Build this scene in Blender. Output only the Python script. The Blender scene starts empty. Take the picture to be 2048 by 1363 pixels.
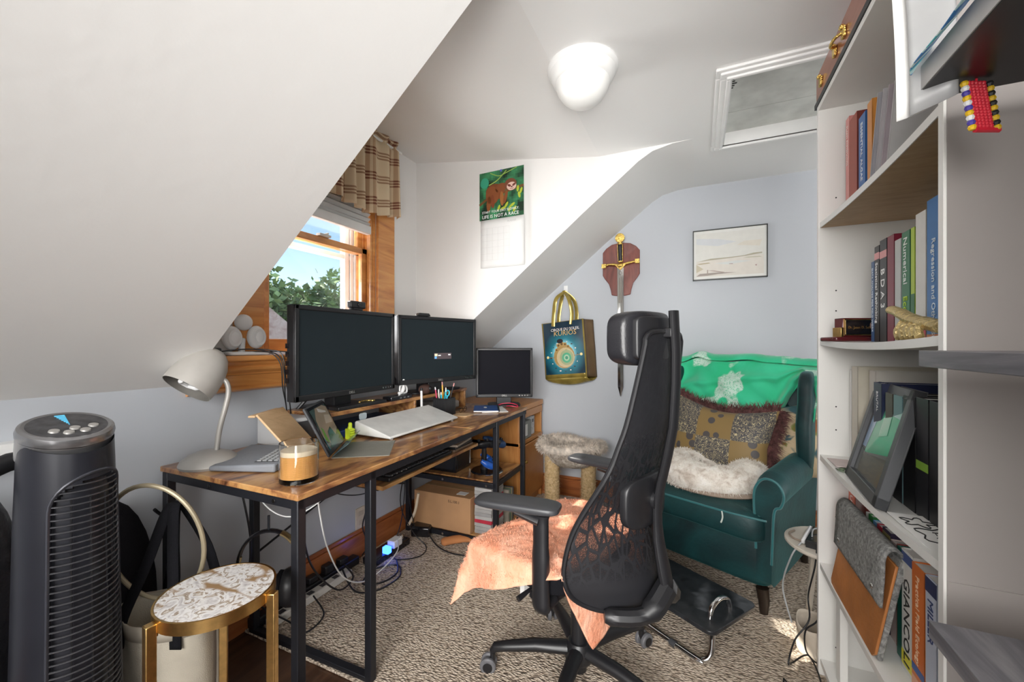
import bpy, math, random
from math import sin, cos, pi, radians as R
from mathutils import Vector as V, Matrix, noise
random.seed(7)
S = bpy.context.scene
COL = S.collection
# ---------------------------------------------------------------- camera, world, lights, exposure
YAW = 0.42706
cam = bpy.data.cameras.new('camera'); camo = bpy.data.objects.new('camera', cam); COL.objects.link(camo)
camo.location = (0, 0, 1.165); camo.rotation_euler = (pi/2, 0, YAW)
cam.sensor_width = 36; cam.lens = 815*36/2048; cam.shift_y = (688-681.5)/2048; cam.clip_start = .02; cam.clip_end = 300
S.camera = camo
S.view_settings.view_transform = 'Standard'; S.view_settings.look = 'None'
S.view_settings.gamma = 1; S.view_settings.use_curve_mapping = False
S.view_settings.exposure = 0.1
w = bpy.data.worlds.new('sky'); S.world = w; w.use_nodes = True
nt = w.node_tree; bg = nt.nodes['Background']
sky = nt.nodes.new('ShaderNodeTexSky'); sky.sky_type = 'NISHITA'; sky.sun_disc = False
sky.sun_elevation = R(40); sky.sun_rotation = R(95); sky.altitude = 100; sky.air_density = 1.0; sky.dust_density = .3
nt.links.new(sky.outputs[0], bg.inputs[0]); bg.inputs[1].default_value = .20
def light(name, kind, loc, target, energy, color=(1, 1, 1), size=None, size_y=None, angle=None):
    l = bpy.data.lights.new(name, kind); l.energy = energy; l.color = color
    if size: l.shape = 'RECTANGLE'; l.size = size; l.size_y = size_y or size
    if angle: l.angle = angle
    o = bpy.data.objects.new(name, l); COL.objects.link(o); o.location = loc
    o.rotation_euler = (V(target)-V(loc)).to_track_quat('-Z', 'Y').to_euler(); return o
light('sun', 'SUN', (-6, 1.5, 6), (-6+2.05, 1.5+.20, 6-1.68), 9.0, (1, .95, .86), angle=R(.6))
# added fill lamps, then a sky sampling portal in the dormer window
l_ = light('fill_rear', 'AREA', (-.05, -1.45, 1.45), (-.45, 2.2, .35), 48, (1, .985, .96), 1.8, 1.2); l_.data.spread = R(95)  # added soft fill from behind the camera
l_ = light('fill_rear_low', 'AREA', (.7, -1.4, .5), (-.05, 2.1, 2.25), 14, (1, .985, .96), 1.2, .8); l_.data.spread = R(62)  # added upward fill for the ceiling
light('fill_far_right', 'AREA', (1.75, 1.9, .8), (-.2, 1.4, 2.25), 12, (1, .985, .96), 1.0, .9)  # added fill hidden behind the bookcase, lifts the ceiling
light('fill_opposite', 'AREA', (1.55, -.9, 1.25), (-1.7, 1.0, .6), 18, (1, .985, .96), 1.1, 1.2)  # added fill inside the room for the left wall; no window is built there
light('fill_outside_dormer', 'AREA', (-2.7, .9, 1.30), (-.7, 1.65, 2.35), 80, (.99, .99, 1), 1.5, 1.0)  # added lamp outside the dormer window, lifts its ceiling and cheek wall
pt = light('window_sky_portal', 'AREA', (-1.90, 1.56, 1.7), (0, 1.56, 1.7), 1, size=.8, size_y=1.2); pt.data.cycles.is_portal = True

# ---------------------------------------------------------------- materials
MT = {}
def newmat(name):
    m = bpy.data.materials.new(name); m.use_nodes = True; MT[name] = m
    return m, m.node_tree, m.node_tree.nodes['Principled BSDF']
def coords(nt, scale=(1, 1, 1), rot=(0, 0, 0), kind='Object'):
    tc = nt.nodes.new('ShaderNodeTexCoord'); mp = nt.nodes.new('ShaderNodeMapping')
    mp.inputs['Scale'].default_value = scale; mp.inputs['Rotation'].default_value = rot
    nt.links.new(tc.outputs[kind], mp.inputs[0]); return mp.outputs[0]
def ramp(nt, src, stops):
    r = nt.nodes.new('ShaderNodeValToRGB'); e = r.color_ramp.elements
    while len(e) < len(stops): e.new(.5)
    for i, (p, c) in enumerate(stops): e[i].position = p; e[i].color = (*c, 1) if len(c) == 3 else c
    nt.links.new(src, r.inputs[0]); return r.outputs[0]
def tex(nt, kind, vec, scale, detail=3, dist=0, rough=.5):
    n = nt.nodes.new('ShaderNodeTex'+kind)
    if vec is not None: nt.links.new(vec, n.inputs['Vector'])
    n.inputs['Scale'].default_value = scale
    if kind == 'Noise':
        n.inputs['Detail'].default_value = detail; n.inputs['Distortion'].default_value = dist; n.inputs['Roughness'].default_value = rough
    return n
def bump(nt, b, src, strength, dist=.01):
    n = nt.nodes.new('ShaderNodeBump'); n.inputs['Strength'].default_value = strength; n.inputs['Distance'].default_value = dist
    nt.links.new(src, n.inputs['Height']); nt.links.new(n.outputs[0], b.inputs['Normal']); return n
def mixc(nt, fac, a, b, mode='MIX'):
    n = nt.nodes.new('ShaderNodeMix'); n.data_type = 'RGBA'; n.blend_type = mode
    for i, s in ((0, fac), (6, a), (7, b)):
        if hasattr(s, 'is_linked') or hasattr(s, 'node'): nt.links.new(s, n.inputs[i])
        else: n.inputs[i].default_value = s if i == 0 else (*s, 1)
    return n.outputs[2]
def mat(name, c, rough=.5, metal=0, var=.06, vs=12, bmp=0, bs=80, sheen=0, coat=0, spec=None, emit=None, trans=0):
    if name in MT: return MT[name]
    m, nt, b = newmat(name)
    b.inputs['Roughness'].default_value = rough; b.inputs['Metallic'].default_value = metal
    v = coords(nt); n = tex(nt, 'Noise', v, vs)
    d = tuple(max(0, x*(1-var*2)) for x in c); e = tuple(min(1, x*(1+var)) for x in c)
    nt.links.new(ramp(nt, n.outputs[0], [(.3, d), (.7, e)]), b.inputs['Base Color'])
    if bmp: bump(nt, b, tex(nt, 'Noise', v, bs).outputs[0], bmp)
    if sheen: b.inputs['Sheen Weight'].default_value = sheen
    if coat: b.inputs['Coat Weight'].default_value = coat
    if spec is not None: b.inputs['Specular IOR Level'].default_value = spec
    if trans: b.inputs['Transmission Weight'].default_value = trans
    if emit: b.inputs['Emission Color'].default_value = (*emit[0], 1); b.inputs['Emission Strength'].default_value = emit[1]
    return m
def wood(name, cols, scale=(1, 1, 12), ns=3, rough=.45, coat=0, dist=1.5, bmp=.15, stops=(.25, .5, .75)):
    m, nt, b = newmat(name)
    v = coords(nt, scale); n = tex(nt, 'Noise', v, ns, 8, dist, .6)
    nt.links.new(ramp(nt, n.outputs[0], list(zip(stops, cols))), b.inputs['Base Color'])
    b.inputs['Roughness'].default_value = rough; b.inputs['Coat Weight'].default_value = coat
    bump(nt, b, n.outputs[0], bmp, .002); return m
def painted(name='printed', rough=.5, bmp=0, bs=60, sheen=0, metal=0, coat=0):
    if name in MT: return MT[name]
    m, nt, b = newmat(name)
    a = nt.nodes.new('ShaderNodeAttribute'); a.attribute_name = 'Col'
    n = tex(nt, 'Noise', coords(nt), 25)
    nt.links.new(mixc(nt, .12, a.outputs['Color'], ramp(nt, n.outputs[0], [(.3, (.5, .5, .5)), (.7, (1, 1, 1))]), 'MULTIPLY'), b.inputs['Base Color'])
    b.inputs['Roughness'].default_value = rough; b.inputs['Metallic'].default_value = metal
    if bmp: bump(nt, b, tex(nt, 'Noise', coords(nt), bs).outputs[0], bmp)
    if sheen: b.inputs['Sheen Weight'].default_value = sheen
    if coat: b.inputs['Coat Weight'].default_value = coat
    return m
def wallmat(name, c, var=.03):
    m, nt, b = newmat(name); v = coords(nt)
    n = tex(nt, 'Noise', v, 1.7, 6)
    nt.links.new(ramp(nt, n.outputs[0], [(.3, tuple(x*(1-var) for x in c)), (.7, c)]), b.inputs['Base Color'])
    b.inputs['Roughness'].default_value = .55
    n2 = tex(nt, 'Noise', v, 28, 4); bump(nt, b, n2.outputs[0], .12, .006); return m
WHITE = wallmat('white_paint', (.80, .79, .775)); CEIL = wallmat('ceiling_paint', (.80, .795, .785))
GREY = wallmat('blue_grey_paint', (.49, .515, .555)); TRIMW = mat('white_trim', (.82, .82, .81), .4, var=.02)
ORANGE = wood('orange_stained_wood', [(.42, .13, .03), (.68, .29, .08), (.80, .42, .14)], (6, .7, 6), 2.2, .3, .4)
BASEW = wood('baseboard_wood', [(.20, .055, .018), (.36, .115, .035), (.46, .17, .06)], (5, .8, 6), 2.5, .35, .3)
BASEG = wood('gable_baseboard_wood', [(.20, .055, .018), (.38, .12, .035), (.46, .17, .06)], (.8, 5, 6), 2.5, .35, .3)
RUSTIC = wood('rustic_brown_desktop', [(.055, .022, .012), (.23, .095, .04), (.46, .235, .085), (.56, .33, .13)], (4, 1.2, 4), 2.4, .28, .25, 2.2, .1, (.3, .43, .55, .7))
PINE = wood('honey_pine', [(.33, .12, .03), (.50, .215, .06), (.56, .27, .085)], (8, 1, 1), 2.0, .4, .1)
PLY = wood('plywood', [(.50, .32, .16), (.64, .43, .24), (.70, .50, .29)], (8, 1, 8), 2, .45, .1)
MAHOG = wood('mahogany', [(.09, .015, .010), (.19, .04, .026), (.26, .065, .04)], (5, 5, 1), 3, .35, .5)
FLOORW = wood('dark_floor_wood', [(.02, .010, .006), (.07, .032, .017), (.12, .06, .03)], (6, .8, 1), 2.4, .4, .2)
BROWNBD = wood('shelf_underside', [(.36, .24, .12), (.46, .31, .16), (.5, .35, .19)], (3, 12, 3), 3, .55)
BLK = mat('black_plastic', (.012, .012, .014), .4); BLKM = mat('black_metal', (.016, .017, .022), .42, .3)
BLKG = mat('black_gloss', (.008, .008, .010), .16, coat=.3); DGREY = mat('dark_grey_plastic', (.05, .052, .058), .4)
FAB = mat('black_fabric', (.006, .006, .008), .9, bmp=.3, bs=300, spec=.15)
CHROME = mat('chrome', (.75, .75, .75), .12, 1, var=.02); GOLD = mat('brushed_gold', (.72, .46, .17), .28, 1, vs=60, var=.08)
STEEL = mat('steel', (.62, .61, .59), .22, 1); BRASS = mat('brass', (.80, .55, .16), .25, 1, var=.15, vs=90, bmp=.5, bs=160)
SILVER = mat('silver_grey', (.46, .45, .43), .35, .45); WPLA = mat('white_plastic', (.82, .82, .82), .35, var=.02)
PAPER = mat('paper', (.80, .79, .77), .7, var=.03); GREYP = mat('grey_plastic', (.42, .43, .44), .4)
SCREEN = mat('matte_screen', (.020, .028, .033), .4, var=.02, spec=.08); SCREEN2 = mat('dark_screen', (.009, .009, .013), .45, var=.02, spec=.04)
P = painted(); PG = painted('printed_gloss', .25, coat=.3); PF = painted('printed_fabric', .85, .3, 250, .3)
LAMIN = mat('white_laminate', (.80, .79, .76), .35, var=.02, vs=4); LAMIN_B = mat('laminate_back', (.74, .72, .67), .5, var=.03)
CARD = mat('cardboard', (.45, .25, .12), .75, var=.08, vs=6)
def velvet():
    m, nt, b = newmat('teal_velvet'); v = coords(nt); n = tex(nt, 'Noise', v, 5, 5, 1)
    nt.links.new(ramp(nt, n.outputs[0], [(.3, (.001, .016, .019)), (.72, (.003, .052, .055))]), b.inputs['Base Color'])
    b.inputs['Roughness'].default_value = .55; b.inputs['Sheen Weight'].default_value = .22; b.inputs['Sheen Roughness'].default_value = .35
    b.inputs['Sheen Tint'].default_value = (.25, .75, .75, 1); bump(nt, b, tex(nt, 'Noise', v, 60).outputs[0], .12); return m
VELVET = velvet()
def carpet():
    m, nt, b = newmat('berber_carpet'); v = coords(nt, (1, 1.7, 1))
    vo = tex(nt, 'Voronoi', v, 82); n = tex(nt, 'Noise', coords(nt), 60, 4); n2 = tex(nt, 'Noise', coords(nt), 3, 3)
    c1 = ramp(nt, vo.outputs['Distance'], [(.05, (.78, .68, .56)), (.5, (.60, .50, .40)), (.9, (.27, .21, .16))])
    c2 = mixc(nt, .75, c1, ramp(nt, n.outputs[0], [(.3, (.72, .68, .62)), (.62, (1, 1, 1))]), 'MULTIPLY')
    nt.links.new(mixc(nt, .3, c2, ramp(nt, n2.outputs[0], [(.3, (.7, .7, .7)), (.7, (1, 1, 1))]), 'MULTIPLY'), b.inputs['Base Color'])
    b.inputs['Roughness'].default_value = .95; bp = bump(nt, b, vo.outputs['Distance'], 1, .008); bp.invert = True; return m
CARPET = carpet()
def fluffy(name, cols, s=35, rough=.95):
    m, nt, b = newmat(name); n = tex(nt, 'Noise', coords(nt), s, 4, .8)
    nt.links.new(ramp(nt, n.outputs[0], list(zip((.3, .5, .7), cols))), b.inputs['Base Color'])
    b.inputs['Roughness'].default_value = rough; bump(nt, b, tex(nt, 'Noise', coords(nt), s*4).outputs[0], .6, .01); return m
TOWEL = fluffy('orange_towelling', [(.76, .31, .18), (.86, .41, .265), (.90, .49, .34)], 14)
CREAMFUR = fluffy('cream_fur', [(.55, .47, .40), (.80, .75, .68), (.90, .87, .82)], 26)
GREYFUR = fluffy('grey_beige_fur', [(.20, .16, .12), (.42, .36, .30), (.62, .56, .49)], 30)
SISAL = fluffy('sisal_rope', [(.42, .28, .13), (.62, .44, .23), (.72, .54, .32)], 70)
CANVAS = mat('canvas', (.42, .38, .31), .9, bmp=.3, bs=400); FELT = fluffy('grey_felt', [(.14, .14, .14), (.26, .26, .25), (.40, .40, .39)], 90)
LEATHER = mat('tan_leather', (.50, .19, .055), .45, var=.15, vs=9, bmp=.15)
def throwmat():
    m, nt, b = newmat('green_batik_cloth'); v = coords(nt)
    n = tex(nt, 'Noise', v, 4.5, 5, .5); f = tex(nt, 'Noise', v, 6.5, 2, 0); g = tex(nt, 'Noise', v, 60, 3, 2)
    base = ramp(nt, n.outputs[0], [(.3, (.015, .50, .23)), (.55, (.04, .60, .32)), (.72, (.10, .66, .38))])
    mask = ramp(nt, f.outputs[0], [(.565, (0, 0, 0)), (.60, (1, 1, 1))])
    m2 = mixc(nt, 1, mask, ramp(nt, g.outputs[0], [(.40, (.3, .3, .3)), (.5, (.95, .95, .95))]), 'MULTIPLY')
    nt.links.new(mixc(nt, m2, base, (.62, .80, .70)), b.inputs['Base Color']); b.inputs['Roughness'].default_value = .8
    b.inputs['Sheen Weight'].default_value = .3; return m
THROW = throwmat()
def brocade():
    m, nt, b = newmat('brocade_patchwork'); v = coords(nt)
    sx = nt.nodes.new('ShaderNodeSeparateXYZ'); nt.links.new(v, sx.inputs[0])
    def mt(op, a, bb=None):
        q = nt.nodes.new('ShaderNodeMath'); q.operation = op
        for i, s in enumerate((a, bb)):
            if s is None: continue
            if isinstance(s, (int, float)): q.inputs[i].default_value = s
            else: nt.links.new(s, q.inputs[i])
        return q.outputs[0]
    X, Z = sx.outputs[0], sx.outputs[2]
    ck = nt.nodes.new('ShaderNodeTexChecker'); cb = nt.nodes.new('ShaderNodeCombineXYZ')
    nt.links.new(mt('MULTIPLY', mt('ADD', X, .27), 5.6), cb.inputs[0]); nt.links.new(mt('MULTIPLY', mt('ADD', Z, -.012), 5.0), cb.inputs[1])
    cb.inputs[2].default_value = .5; nt.links.new(cb.outputs[0], ck.inputs[0]); ck.inputs['Scale'].default_value = 1
    k = 62
    lat = mt('MULTIPLY', mt('SINE', mt('MULTIPLY', mt('ADD', X, Z), k*1.6)), mt('SINE', mt('MULTIPLY', mt('SUBTRACT', X, Z), k*1.6)))
    line = mt('LESS_THAN', mt('ABSOLUTE', lat), .16)
    vine = mt('LESS_THAN', mt('ABSOLUTE', mt('SUBTRACT', tex(nt, 'Noise', v, 38, 1, 3).outputs[0], .5)), .022)
    blot = mt('GREATER_THAN', tex(nt, 'Voronoi', v, 17).outputs['Distance'], .36)
    p1 = mixc(nt, line, (.055, .05, .05), (.60, .46, .22)); p2 = mixc(nt, vine, (.06, .058, .062), (.62, .52, .30))
    p3 = mixc(nt, blot, (.07, .062, .062), (.24, .155, .05))
    row = mt('GREATER_THAN', Z, .2); a = mixc(nt, row, p2, p1); c = mixc(nt, row, p3, p3)
    nt.links.new(mixc(nt, ck.outputs['Fac'], a, c), b.inputs['Base Color']); b.inputs['Roughness'].default_value = .6; b.inputs['Sheen Weight'].default_value = .2
    return m
BROC = brocade()
def plaid():
    m, nt, b = newmat('tan_plaid_cloth'); at = nt.nodes.new('ShaderNodeUVMap'); sx = nt.nodes.new('ShaderNodeSeparateXYZ'); nt.links.new(at.outputs[0], sx.inputs[0])
    col = (.66, .53, .36)
    def stripe(src, scale, lo, hi):
        q = nt.nodes.new('ShaderNodeMath'); q.operation = 'MULTIPLY'; nt.links.new(src, q.inputs[0]); q.inputs[1].default_value = scale
        f = nt.nodes.new('ShaderNodeMath'); f.operation = 'FRACT'; nt.links.new(q.outputs[0], f.inputs[0])
        st = [(0, (0, 0, 0))]
        for i in range(3):
            a = lo+(hi-lo)*i/3; st += [(a, (1, 1, 1)), (a+(hi-lo)*.2, (0, 0, 0))]
        o = ramp(nt, f.outputs[0], st); nt.nodes[-1].color_ramp.interpolation = 'CONSTANT'; return o
    h = stripe(sx.outputs[1], 3.6, .35, .72); vv = stripe(sx.outputs[0], 4.0, .3, .75)
    c1 = mixc(nt, vv, col, (.46, .31, .19)); c2 = mixc(nt, h, c1, (.33, .20, .12)); 
    both = mixc(nt, 1, h, vv, 'MULTIPLY'); nt.links.new(mixc(nt, both, c2, (.17, .055, .03)), b.inputs['Base Color'])
    b.inputs['Roughness'].default_value = .85; return m
PLAID = plaid()
def meshmat():
    m, nt, b = newmat('chair_mesh_weave'); v = coords(nt)
    b.inputs['Base Color'].default_value = (.012, .012, .015, 1); b.inputs['Roughness'].default_value = .6
    vo = tex(nt, 'Voronoi', coords(nt, (.8, 1.9, .85), (R(-32), 0, 0)), 21); vo.feature = 'DISTANCE_TO_EDGE'
    fine = tex(nt, 'Voronoi', v, 330)
    sx = nt.nodes.new('ShaderNodeSeparateXYZ'); nt.links.new(v, sx.inputs[0])
    zr = ramp(nt, sx.outputs[2], [(.47, (.0, .0, .0)), (.56, (1, 1, 1)), (.78, (1, 1, 1)), (.92, (.12, .12, .12))])
    hole = ramp(nt, vo.outputs['Distance'], [(.05, (.02, .02, .02)), (.11, (.97, .97, .97))])
    fn = ramp(nt, fine.outputs['Distance'], [(.35, (1, 1, 1)), (.6, (.35, .35, .35))])
    f = mixc(nt, 1, mixc(nt, 1, zr, hole, 'MULTIPLY'), fn, 'MULTIPLY')
    tr = nt.nodes.new('ShaderNodeBsdfTransparent'); mx = nt.nodes.new('ShaderNodeMixShader'); out = nt.nodes['Material Output']
    nt.links.new(f, mx.inputs[0]); nt.links.new(b.outputs[0], mx.inputs[1]); nt.links.new(tr.outputs[0], mx.inputs[2]); nt.links.new(mx.outputs[0], out.inputs[0]); return m
MESH = meshmat()
def glassmat(name, c=(1, 1, 1), rough=0, ior=1.45):
    m, nt, b = newmat(name); b.inputs['Base Color'].default_value = (*c, 1); b.inputs['Transmission Weight'].default_value = 1
    b.inputs['Roughness'].default_value = rough; b.inputs['IOR'].default_value = ior; return m
GLASS = glassmat('clear_glass')
def panemat():
    m, nt, b = newmat('window_pane'); tr = nt.nodes.new('ShaderNodeBsdfTransparent'); gl = nt.nodes.new('ShaderNodeBsdfGlossy'); gl.inputs['Roughness'].default_value = .02
    fr = nt.nodes.new('ShaderNodeFresnel'); fr.inputs[0].default_value = 1.3; mx = nt.nodes.new('ShaderNodeMixShader')
    nt.links.new(fr.outputs[0], mx.inputs[0]); nt.links.new(tr.outputs[0], mx.inputs[1]); nt.links.new(gl.outputs[0], mx.inputs[2]); nt.links.new(mx.outputs[0], nt.nodes['Material Output'].inputs[0]); return m
PANE = panemat()
def agatemat():
    m, nt, b = newmat('agate_slab'); v = coords(nt); vo = tex(nt, 'Voronoi', coords(nt, (1, 2.6, 1), (0, 0, .7)), 11); n = tex(nt, 'Noise', v, 30, 5, 2)
    a = ramp(nt, n.outputs[0], [(.3, (.45, .42, .42)), (.5, (.75, .74, .73)), (.6, (.28, .21, .15)), (.75, (.80, .77, .72))])
    nt.links.new(mixc(nt, ramp(nt, vo.outputs['Distance'], [(.62, (0, 0, 0)), (.78, (1, 1, 1))]), a, (.30, .19, .10)), b.inputs['Base Color']); b.inputs['Roughness'].default_value = .12; return m
AGATE = agatemat()
LEAF = mat('leaves', (.27, .40, .16), .6, var=.35, vs=1.5)

# ---------------------------------------------------------------- mesh helpers
W = {}
class MB:
    def __init__(s, col=(.8, .8, .8)): s.v = []; s.f = []; s.c = []; s.col = col; s.uv = None
    def face(s, idx, col=None): s.f.append(idx); s.c.append(col or s.col)
    def add(s, vs, fs, col=None):
        n = len(s.v); s.v += [V(p) for p in vs]
        for f in fs: s.face([i+n for i in f], col)
        return s
    def box(s, x0, y0, z0, x1, y1, z1, col=None, T=None):
        vs = [V((x, y, z)) for x in (x0, x1) for y in (y0, y1) for z in (z0, z1)]
        if T is not None: vs = [T @ p for p in vs]
        return s.add(vs, [(0, 1, 3, 2), (4, 6, 7, 5), (0, 4, 5, 1), (2, 3, 7, 6), (0, 2, 6, 4), (1, 5, 7, 3)], col)
    def cb(s, c, d, T=None, col=None): return s.box(c[0]-d[0]/2, c[1]-d[1]/2, c[2]-d[2]/2, c[0]+d[0]/2, c[1]+d[1]/2, c[2]+d[2]/2, col, T)
    def tube(s, pts, r, seg=10, closed=False, col=None, flat=1, up=None):
        pts = [V(p) for p in pts]; n = len(pts); rs = r if isinstance(r, (list, tuple)) else [r]*n
        rings = []; nrm = None
        for i in range(n):
            a = pts[(i-1) % n] if (closed or i > 0) else pts[i]; b = pts[(i+1) % n] if (closed or i < n-1) else pts[i]
            t = (b-a).normalized()
            if nrm is None:
                nrm = V(up) if up else (V((0, 0, 1)) if abs(t.z) < .9 else V((1, 0, 0)))
            nrm = (nrm-t*nrm.dot(t)).normalized(); bi = t.cross(nrm)
            rings.append([pts[i]+nrm*cos(2*pi*k/seg)*rs[i]*flat+bi*sin(2*pi*k/seg)*rs[i] for k in range(seg)])
        vs = [p for q in rings for p in q]; fs = []
        for i in range(n if closed else n-1):
            j = (i+1) % n
            for k in range(seg): fs.append((i*seg+k, i*seg+(k+1) % seg, j*seg+(k+1) % seg, j*seg+k))
        if not closed: fs += [tuple(range(seg))[::-1], tuple((n-1)*seg+k for k in range(seg))]
        return s.add(vs, fs, col)
    def lathe(s, prof, c=(0, 0, 0), seg=32, sx=1, sy=1, T=None, col=None, cap=True):
        vs = [V((c[0]+r*cos(2*pi*k/seg)*sx, c[1]+r*sin(2*pi*k/seg)*sy, c[2]+z)) for r, z in prof for k in range(seg)]
        if T is not None: vs = [T @ p for p in vs]
        fs = [(i*seg+k, i*seg+(k+1) % seg, (i+1)*seg+(k+1) % seg, (i+1)*seg+k) for i in range(len(prof)-1) for k in range(seg)]
        if cap: fs += [tuple(range(seg))[::-1], tuple((len(prof)-1)*seg+k for k in range(seg))]
        return s.add(vs, fs, col)
    def prism(s, poly, o, u, v, d, col=None):
        o, u, v, d = V(o), V(u), V(v), V(d); n = len(poly)
        vs = [o+u*a+v*b for a, b in poly]; vs += [p+d for p in vs]
        return s.add(vs, [tuple(range(n)), tuple(range(n, 2*n))[::-1]]+[(i, i+n, (i+1) % n+n, (i+1) % n) for i in range(n)], col)
    def grid(s, fn, nu, nv, col=None, uv=False):
        n0 = len(s.v)
        for i in range(nu+1):
            for j in range(nv+1): s.v.append(V(fn(i/nu, j/nv)))
        for i in range(nu):
            for j in range(nv):
                a = n0+i*(nv+1)+j; s.face([a, a+nv+1, a+nv+2, a+1], col(i/nu, j/nv) if callable(col) else col)
        if uv: s.uv = [(i/nu, j/nv) for i in range(nu+1) for j in range(nv+1)]
        return s
    def ball(s, c, r, seg=16, T=None, col=None):
        r = r if isinstance(r, (tuple, list)) else (r, r, r); vs = []; fs = []; h = seg//2
        for i in range(1, h):
            a = pi*i/h
            for k in range(seg): vs.append(V((c[0]+r[0]*sin(a)*cos(2*pi*k/seg), c[1]+r[1]*sin(a)*sin(2*pi*k/seg), c[2]+r[2]*cos(a))))
        vs += [V((c[0], c[1], c[2]+r[2])), V((c[0], c[1], c[2]-r[2]))]; t = len(vs)-2
        if T is not None: vs = [T @ p for p in vs]
        for i in range(h-2):
            for k in range(seg): fs.append((i*seg+k, (i+1)*seg+k, (i+1)*seg+(k+1) % seg, i*seg+(k+1) % seg))
        for k in range(seg): fs += [(t, k, (k+1) % seg), (t+1, (h-2)*seg+(k+1) % seg, (h-2)*seg+k)]
        return s.add(vs, fs, col)
    def flat(s, poly, o, u, v, col=None):
        o, u, v = V(o), V(u), V(v); return s.add([o+u*a+v*b for a, b in poly], [tuple(range(len(poly)))], col)
    def tuft(s, p, n, l, wd, col=None, droop=.3):
        n = V(n).normalized(); a = n.orthogonal().normalized(); a.rotate(Matrix.Rotation(random.random()*6.28, 3, n)); p = V(p)
        d = V((random.uniform(-1, 1), random.uniform(-1, 1), random.uniform(-1, 1)-droop))*.6
        m_ = p+(n+d*.35)*l*.55; e = p+(n+d)*l
        return s.add([p-a*wd, p+a*wd, m_+a*wd*.8, m_-a*wd*.8, e], [(0, 1, 2, 3), (3, 2, 4)], col)
    def build(s, name, m, parent=None, bevel=0, smooth=35, local=False, sub=0, solid=0, seg=2):
        vs = s.v
        if parent is not None and not local: inv = W[parent.name].inverted(); vs = [inv @ p for p in vs]
        me = bpy.data.meshes.new(name); me.from_pydata([tuple(p) for p in vs], [], s.f); me.validate(verbose=False)
        if len(me.polygons) == len(s.f):
            ca = me.color_attributes.new('Col', 'BYTE_COLOR', 'CORNER'); buf = []
            for p, c in zip(me.polygons, s.c):
                buf += [c[0], c[1], c[2], 1.0]*p.loop_total
            ca.data.foreach_set('color', buf)
        if s.uv:
            ul = me.uv_layers.new(name='UV')
            for l in me.loops: ul.data[l.index].uv = s.uv[l.vertex_index]
        if smooth:
            me.polygons.foreach_set('use_smooth', [True]*len(me.polygons)); me.set_sharp_from_angle(angle=R(smooth))
        me.update(); me.materials.append(m); o = bpy.data.objects.new(name, me); COL.objects.link(o)
        if parent is not None: o.parent = parent; W[o.name] = W[parent.name]
        else: W[o.name] = Matrix.Identity(4)
        if solid: q = o.modifiers.new('solid', 'SOLIDIFY'); q.thickness = solid; q.offset = 0
        if bevel: q = o.modifiers.new('bevel', 'BEVEL'); q.width = bevel; q.segments = seg; q.limit_method = 'ANGLE'; q.angle_limit = R(40)
        if sub: q = o.modifiers.new('sub', 'SUBSURF'); q.levels = sub; q.render_levels = sub
        return o
def thing(name, label, cat, loc=(0, 0, 0), rz=0, group=None):
    o = bpy.data.objects.new(name, None); COL.objects.link(o); o.location = loc; o.rotation_euler = (0, 0, rz); o.empty_display_size = .05
    o['label'] = label; o['category'] = cat
    if group: o['group'] = group
    W[o.name] = Matrix.Translation(V(loc)) @ Matrix.Rotation(rz, 4, 'Z'); return o
def tag(o, label, cat, group=None, kind=None):
    o['label'] = label; o['category'] = cat
    if group: o['group'] = group
    if kind: o['kind'] = kind
    return o
def struct(o): o['kind'] = 'structure'; return o
def copy_tree(o, parent=None):
    c = o.copy(); COL.objects.link(c); c.parent = parent
    for ch in o.children: copy_tree(ch, c)
    return c
def text(body, size, m, parent, o, u, v, name='lettering', ext=.0004, align='LEFT', xs=1, local=False):
    cu = bpy.data.curves.new(name, 'FONT'); cu.body = body; cu.size = size; cu.extrude = ext; cu.align_x = align; cu.resolution_u = 2
    t = bpy.data.objects.new('tmp', cu); COL.objects.link(t)
    me = bpy.data.meshes.new_from_object(t.evaluated_get(bpy.context.evaluated_depsgraph_get())); bpy.data.objects.remove(t); bpy.data.curves.remove(cu)
    u, v, o = V(u).normalized(), V(v).normalized(), V(o); n = u.cross(v)
    M4 = Matrix(((u.x*xs, v.x, n.x, o.x), (u.y*xs, v.y, n.y, o.y), (u.z*xs, v.z, n.z, o.z), (0, 0, 0, 1)))
    if not local: M4 = W[parent.name].inverted() @ M4
    me.transform(M4); me.materials.clear(); me.materials.append(m); me.name = name
    ob = bpy.data.objects.new(name, me); COL.objects.link(ob); ob.parent = parent; W[ob.name] = W[parent.name]; return ob
def sm(pts, n=6, closed=False):
    pts = [V(p) for p in pts]; out = []; N = len(pts)
    for i in range(N if closed else N-1):
        g = (lambda k: pts[k % N]) if closed else (lambda k: pts[max(0, min(N-1, k))])
        a, b, c, d = g(i-1), g(i), g(i+1), g(i+2)
        for k in range(n):
            t = k/n; out.append(.5*((2*b)+(c-a)*t+(2*a-5*b+4*c-d)*t*t+(3*b-a-3*c+d)*t**3))
    if not closed: out.append(pts[-1])
    return out
def interp(tab, x):
    for (a, p), (b, q) in zip(tab, tab[1:]):
        if x <= b or (b, q) == tab[-1]:
            t = max(0, min(1, (x-a)/(b-a))); return p+(q-p)*t
def rrect(w_, h_, r, n=4):
    out = []
    for cx, cy, a0 in ((w_/2-r, h_/2-r, 0), (-w_/2+r, h_/2-r, 90), (-w_/2+r, -h_/2+r, 180), (w_/2-r, -h_/2+r, 270)):
        for k in range(n+1): a = R(a0+90*k/n); out.append((cx+r*cos(a), cy+r*sin(a)))
    return out
def rotz(a): return Matrix.Rotation(a, 4, 'Z')
def at(o, *rots):
    M_ = Matrix.Translation(V(o))
    for ax, a in rots: M_ = M_ @ Matrix.Rotation(R(a), 4, ax)
    return M_

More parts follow.
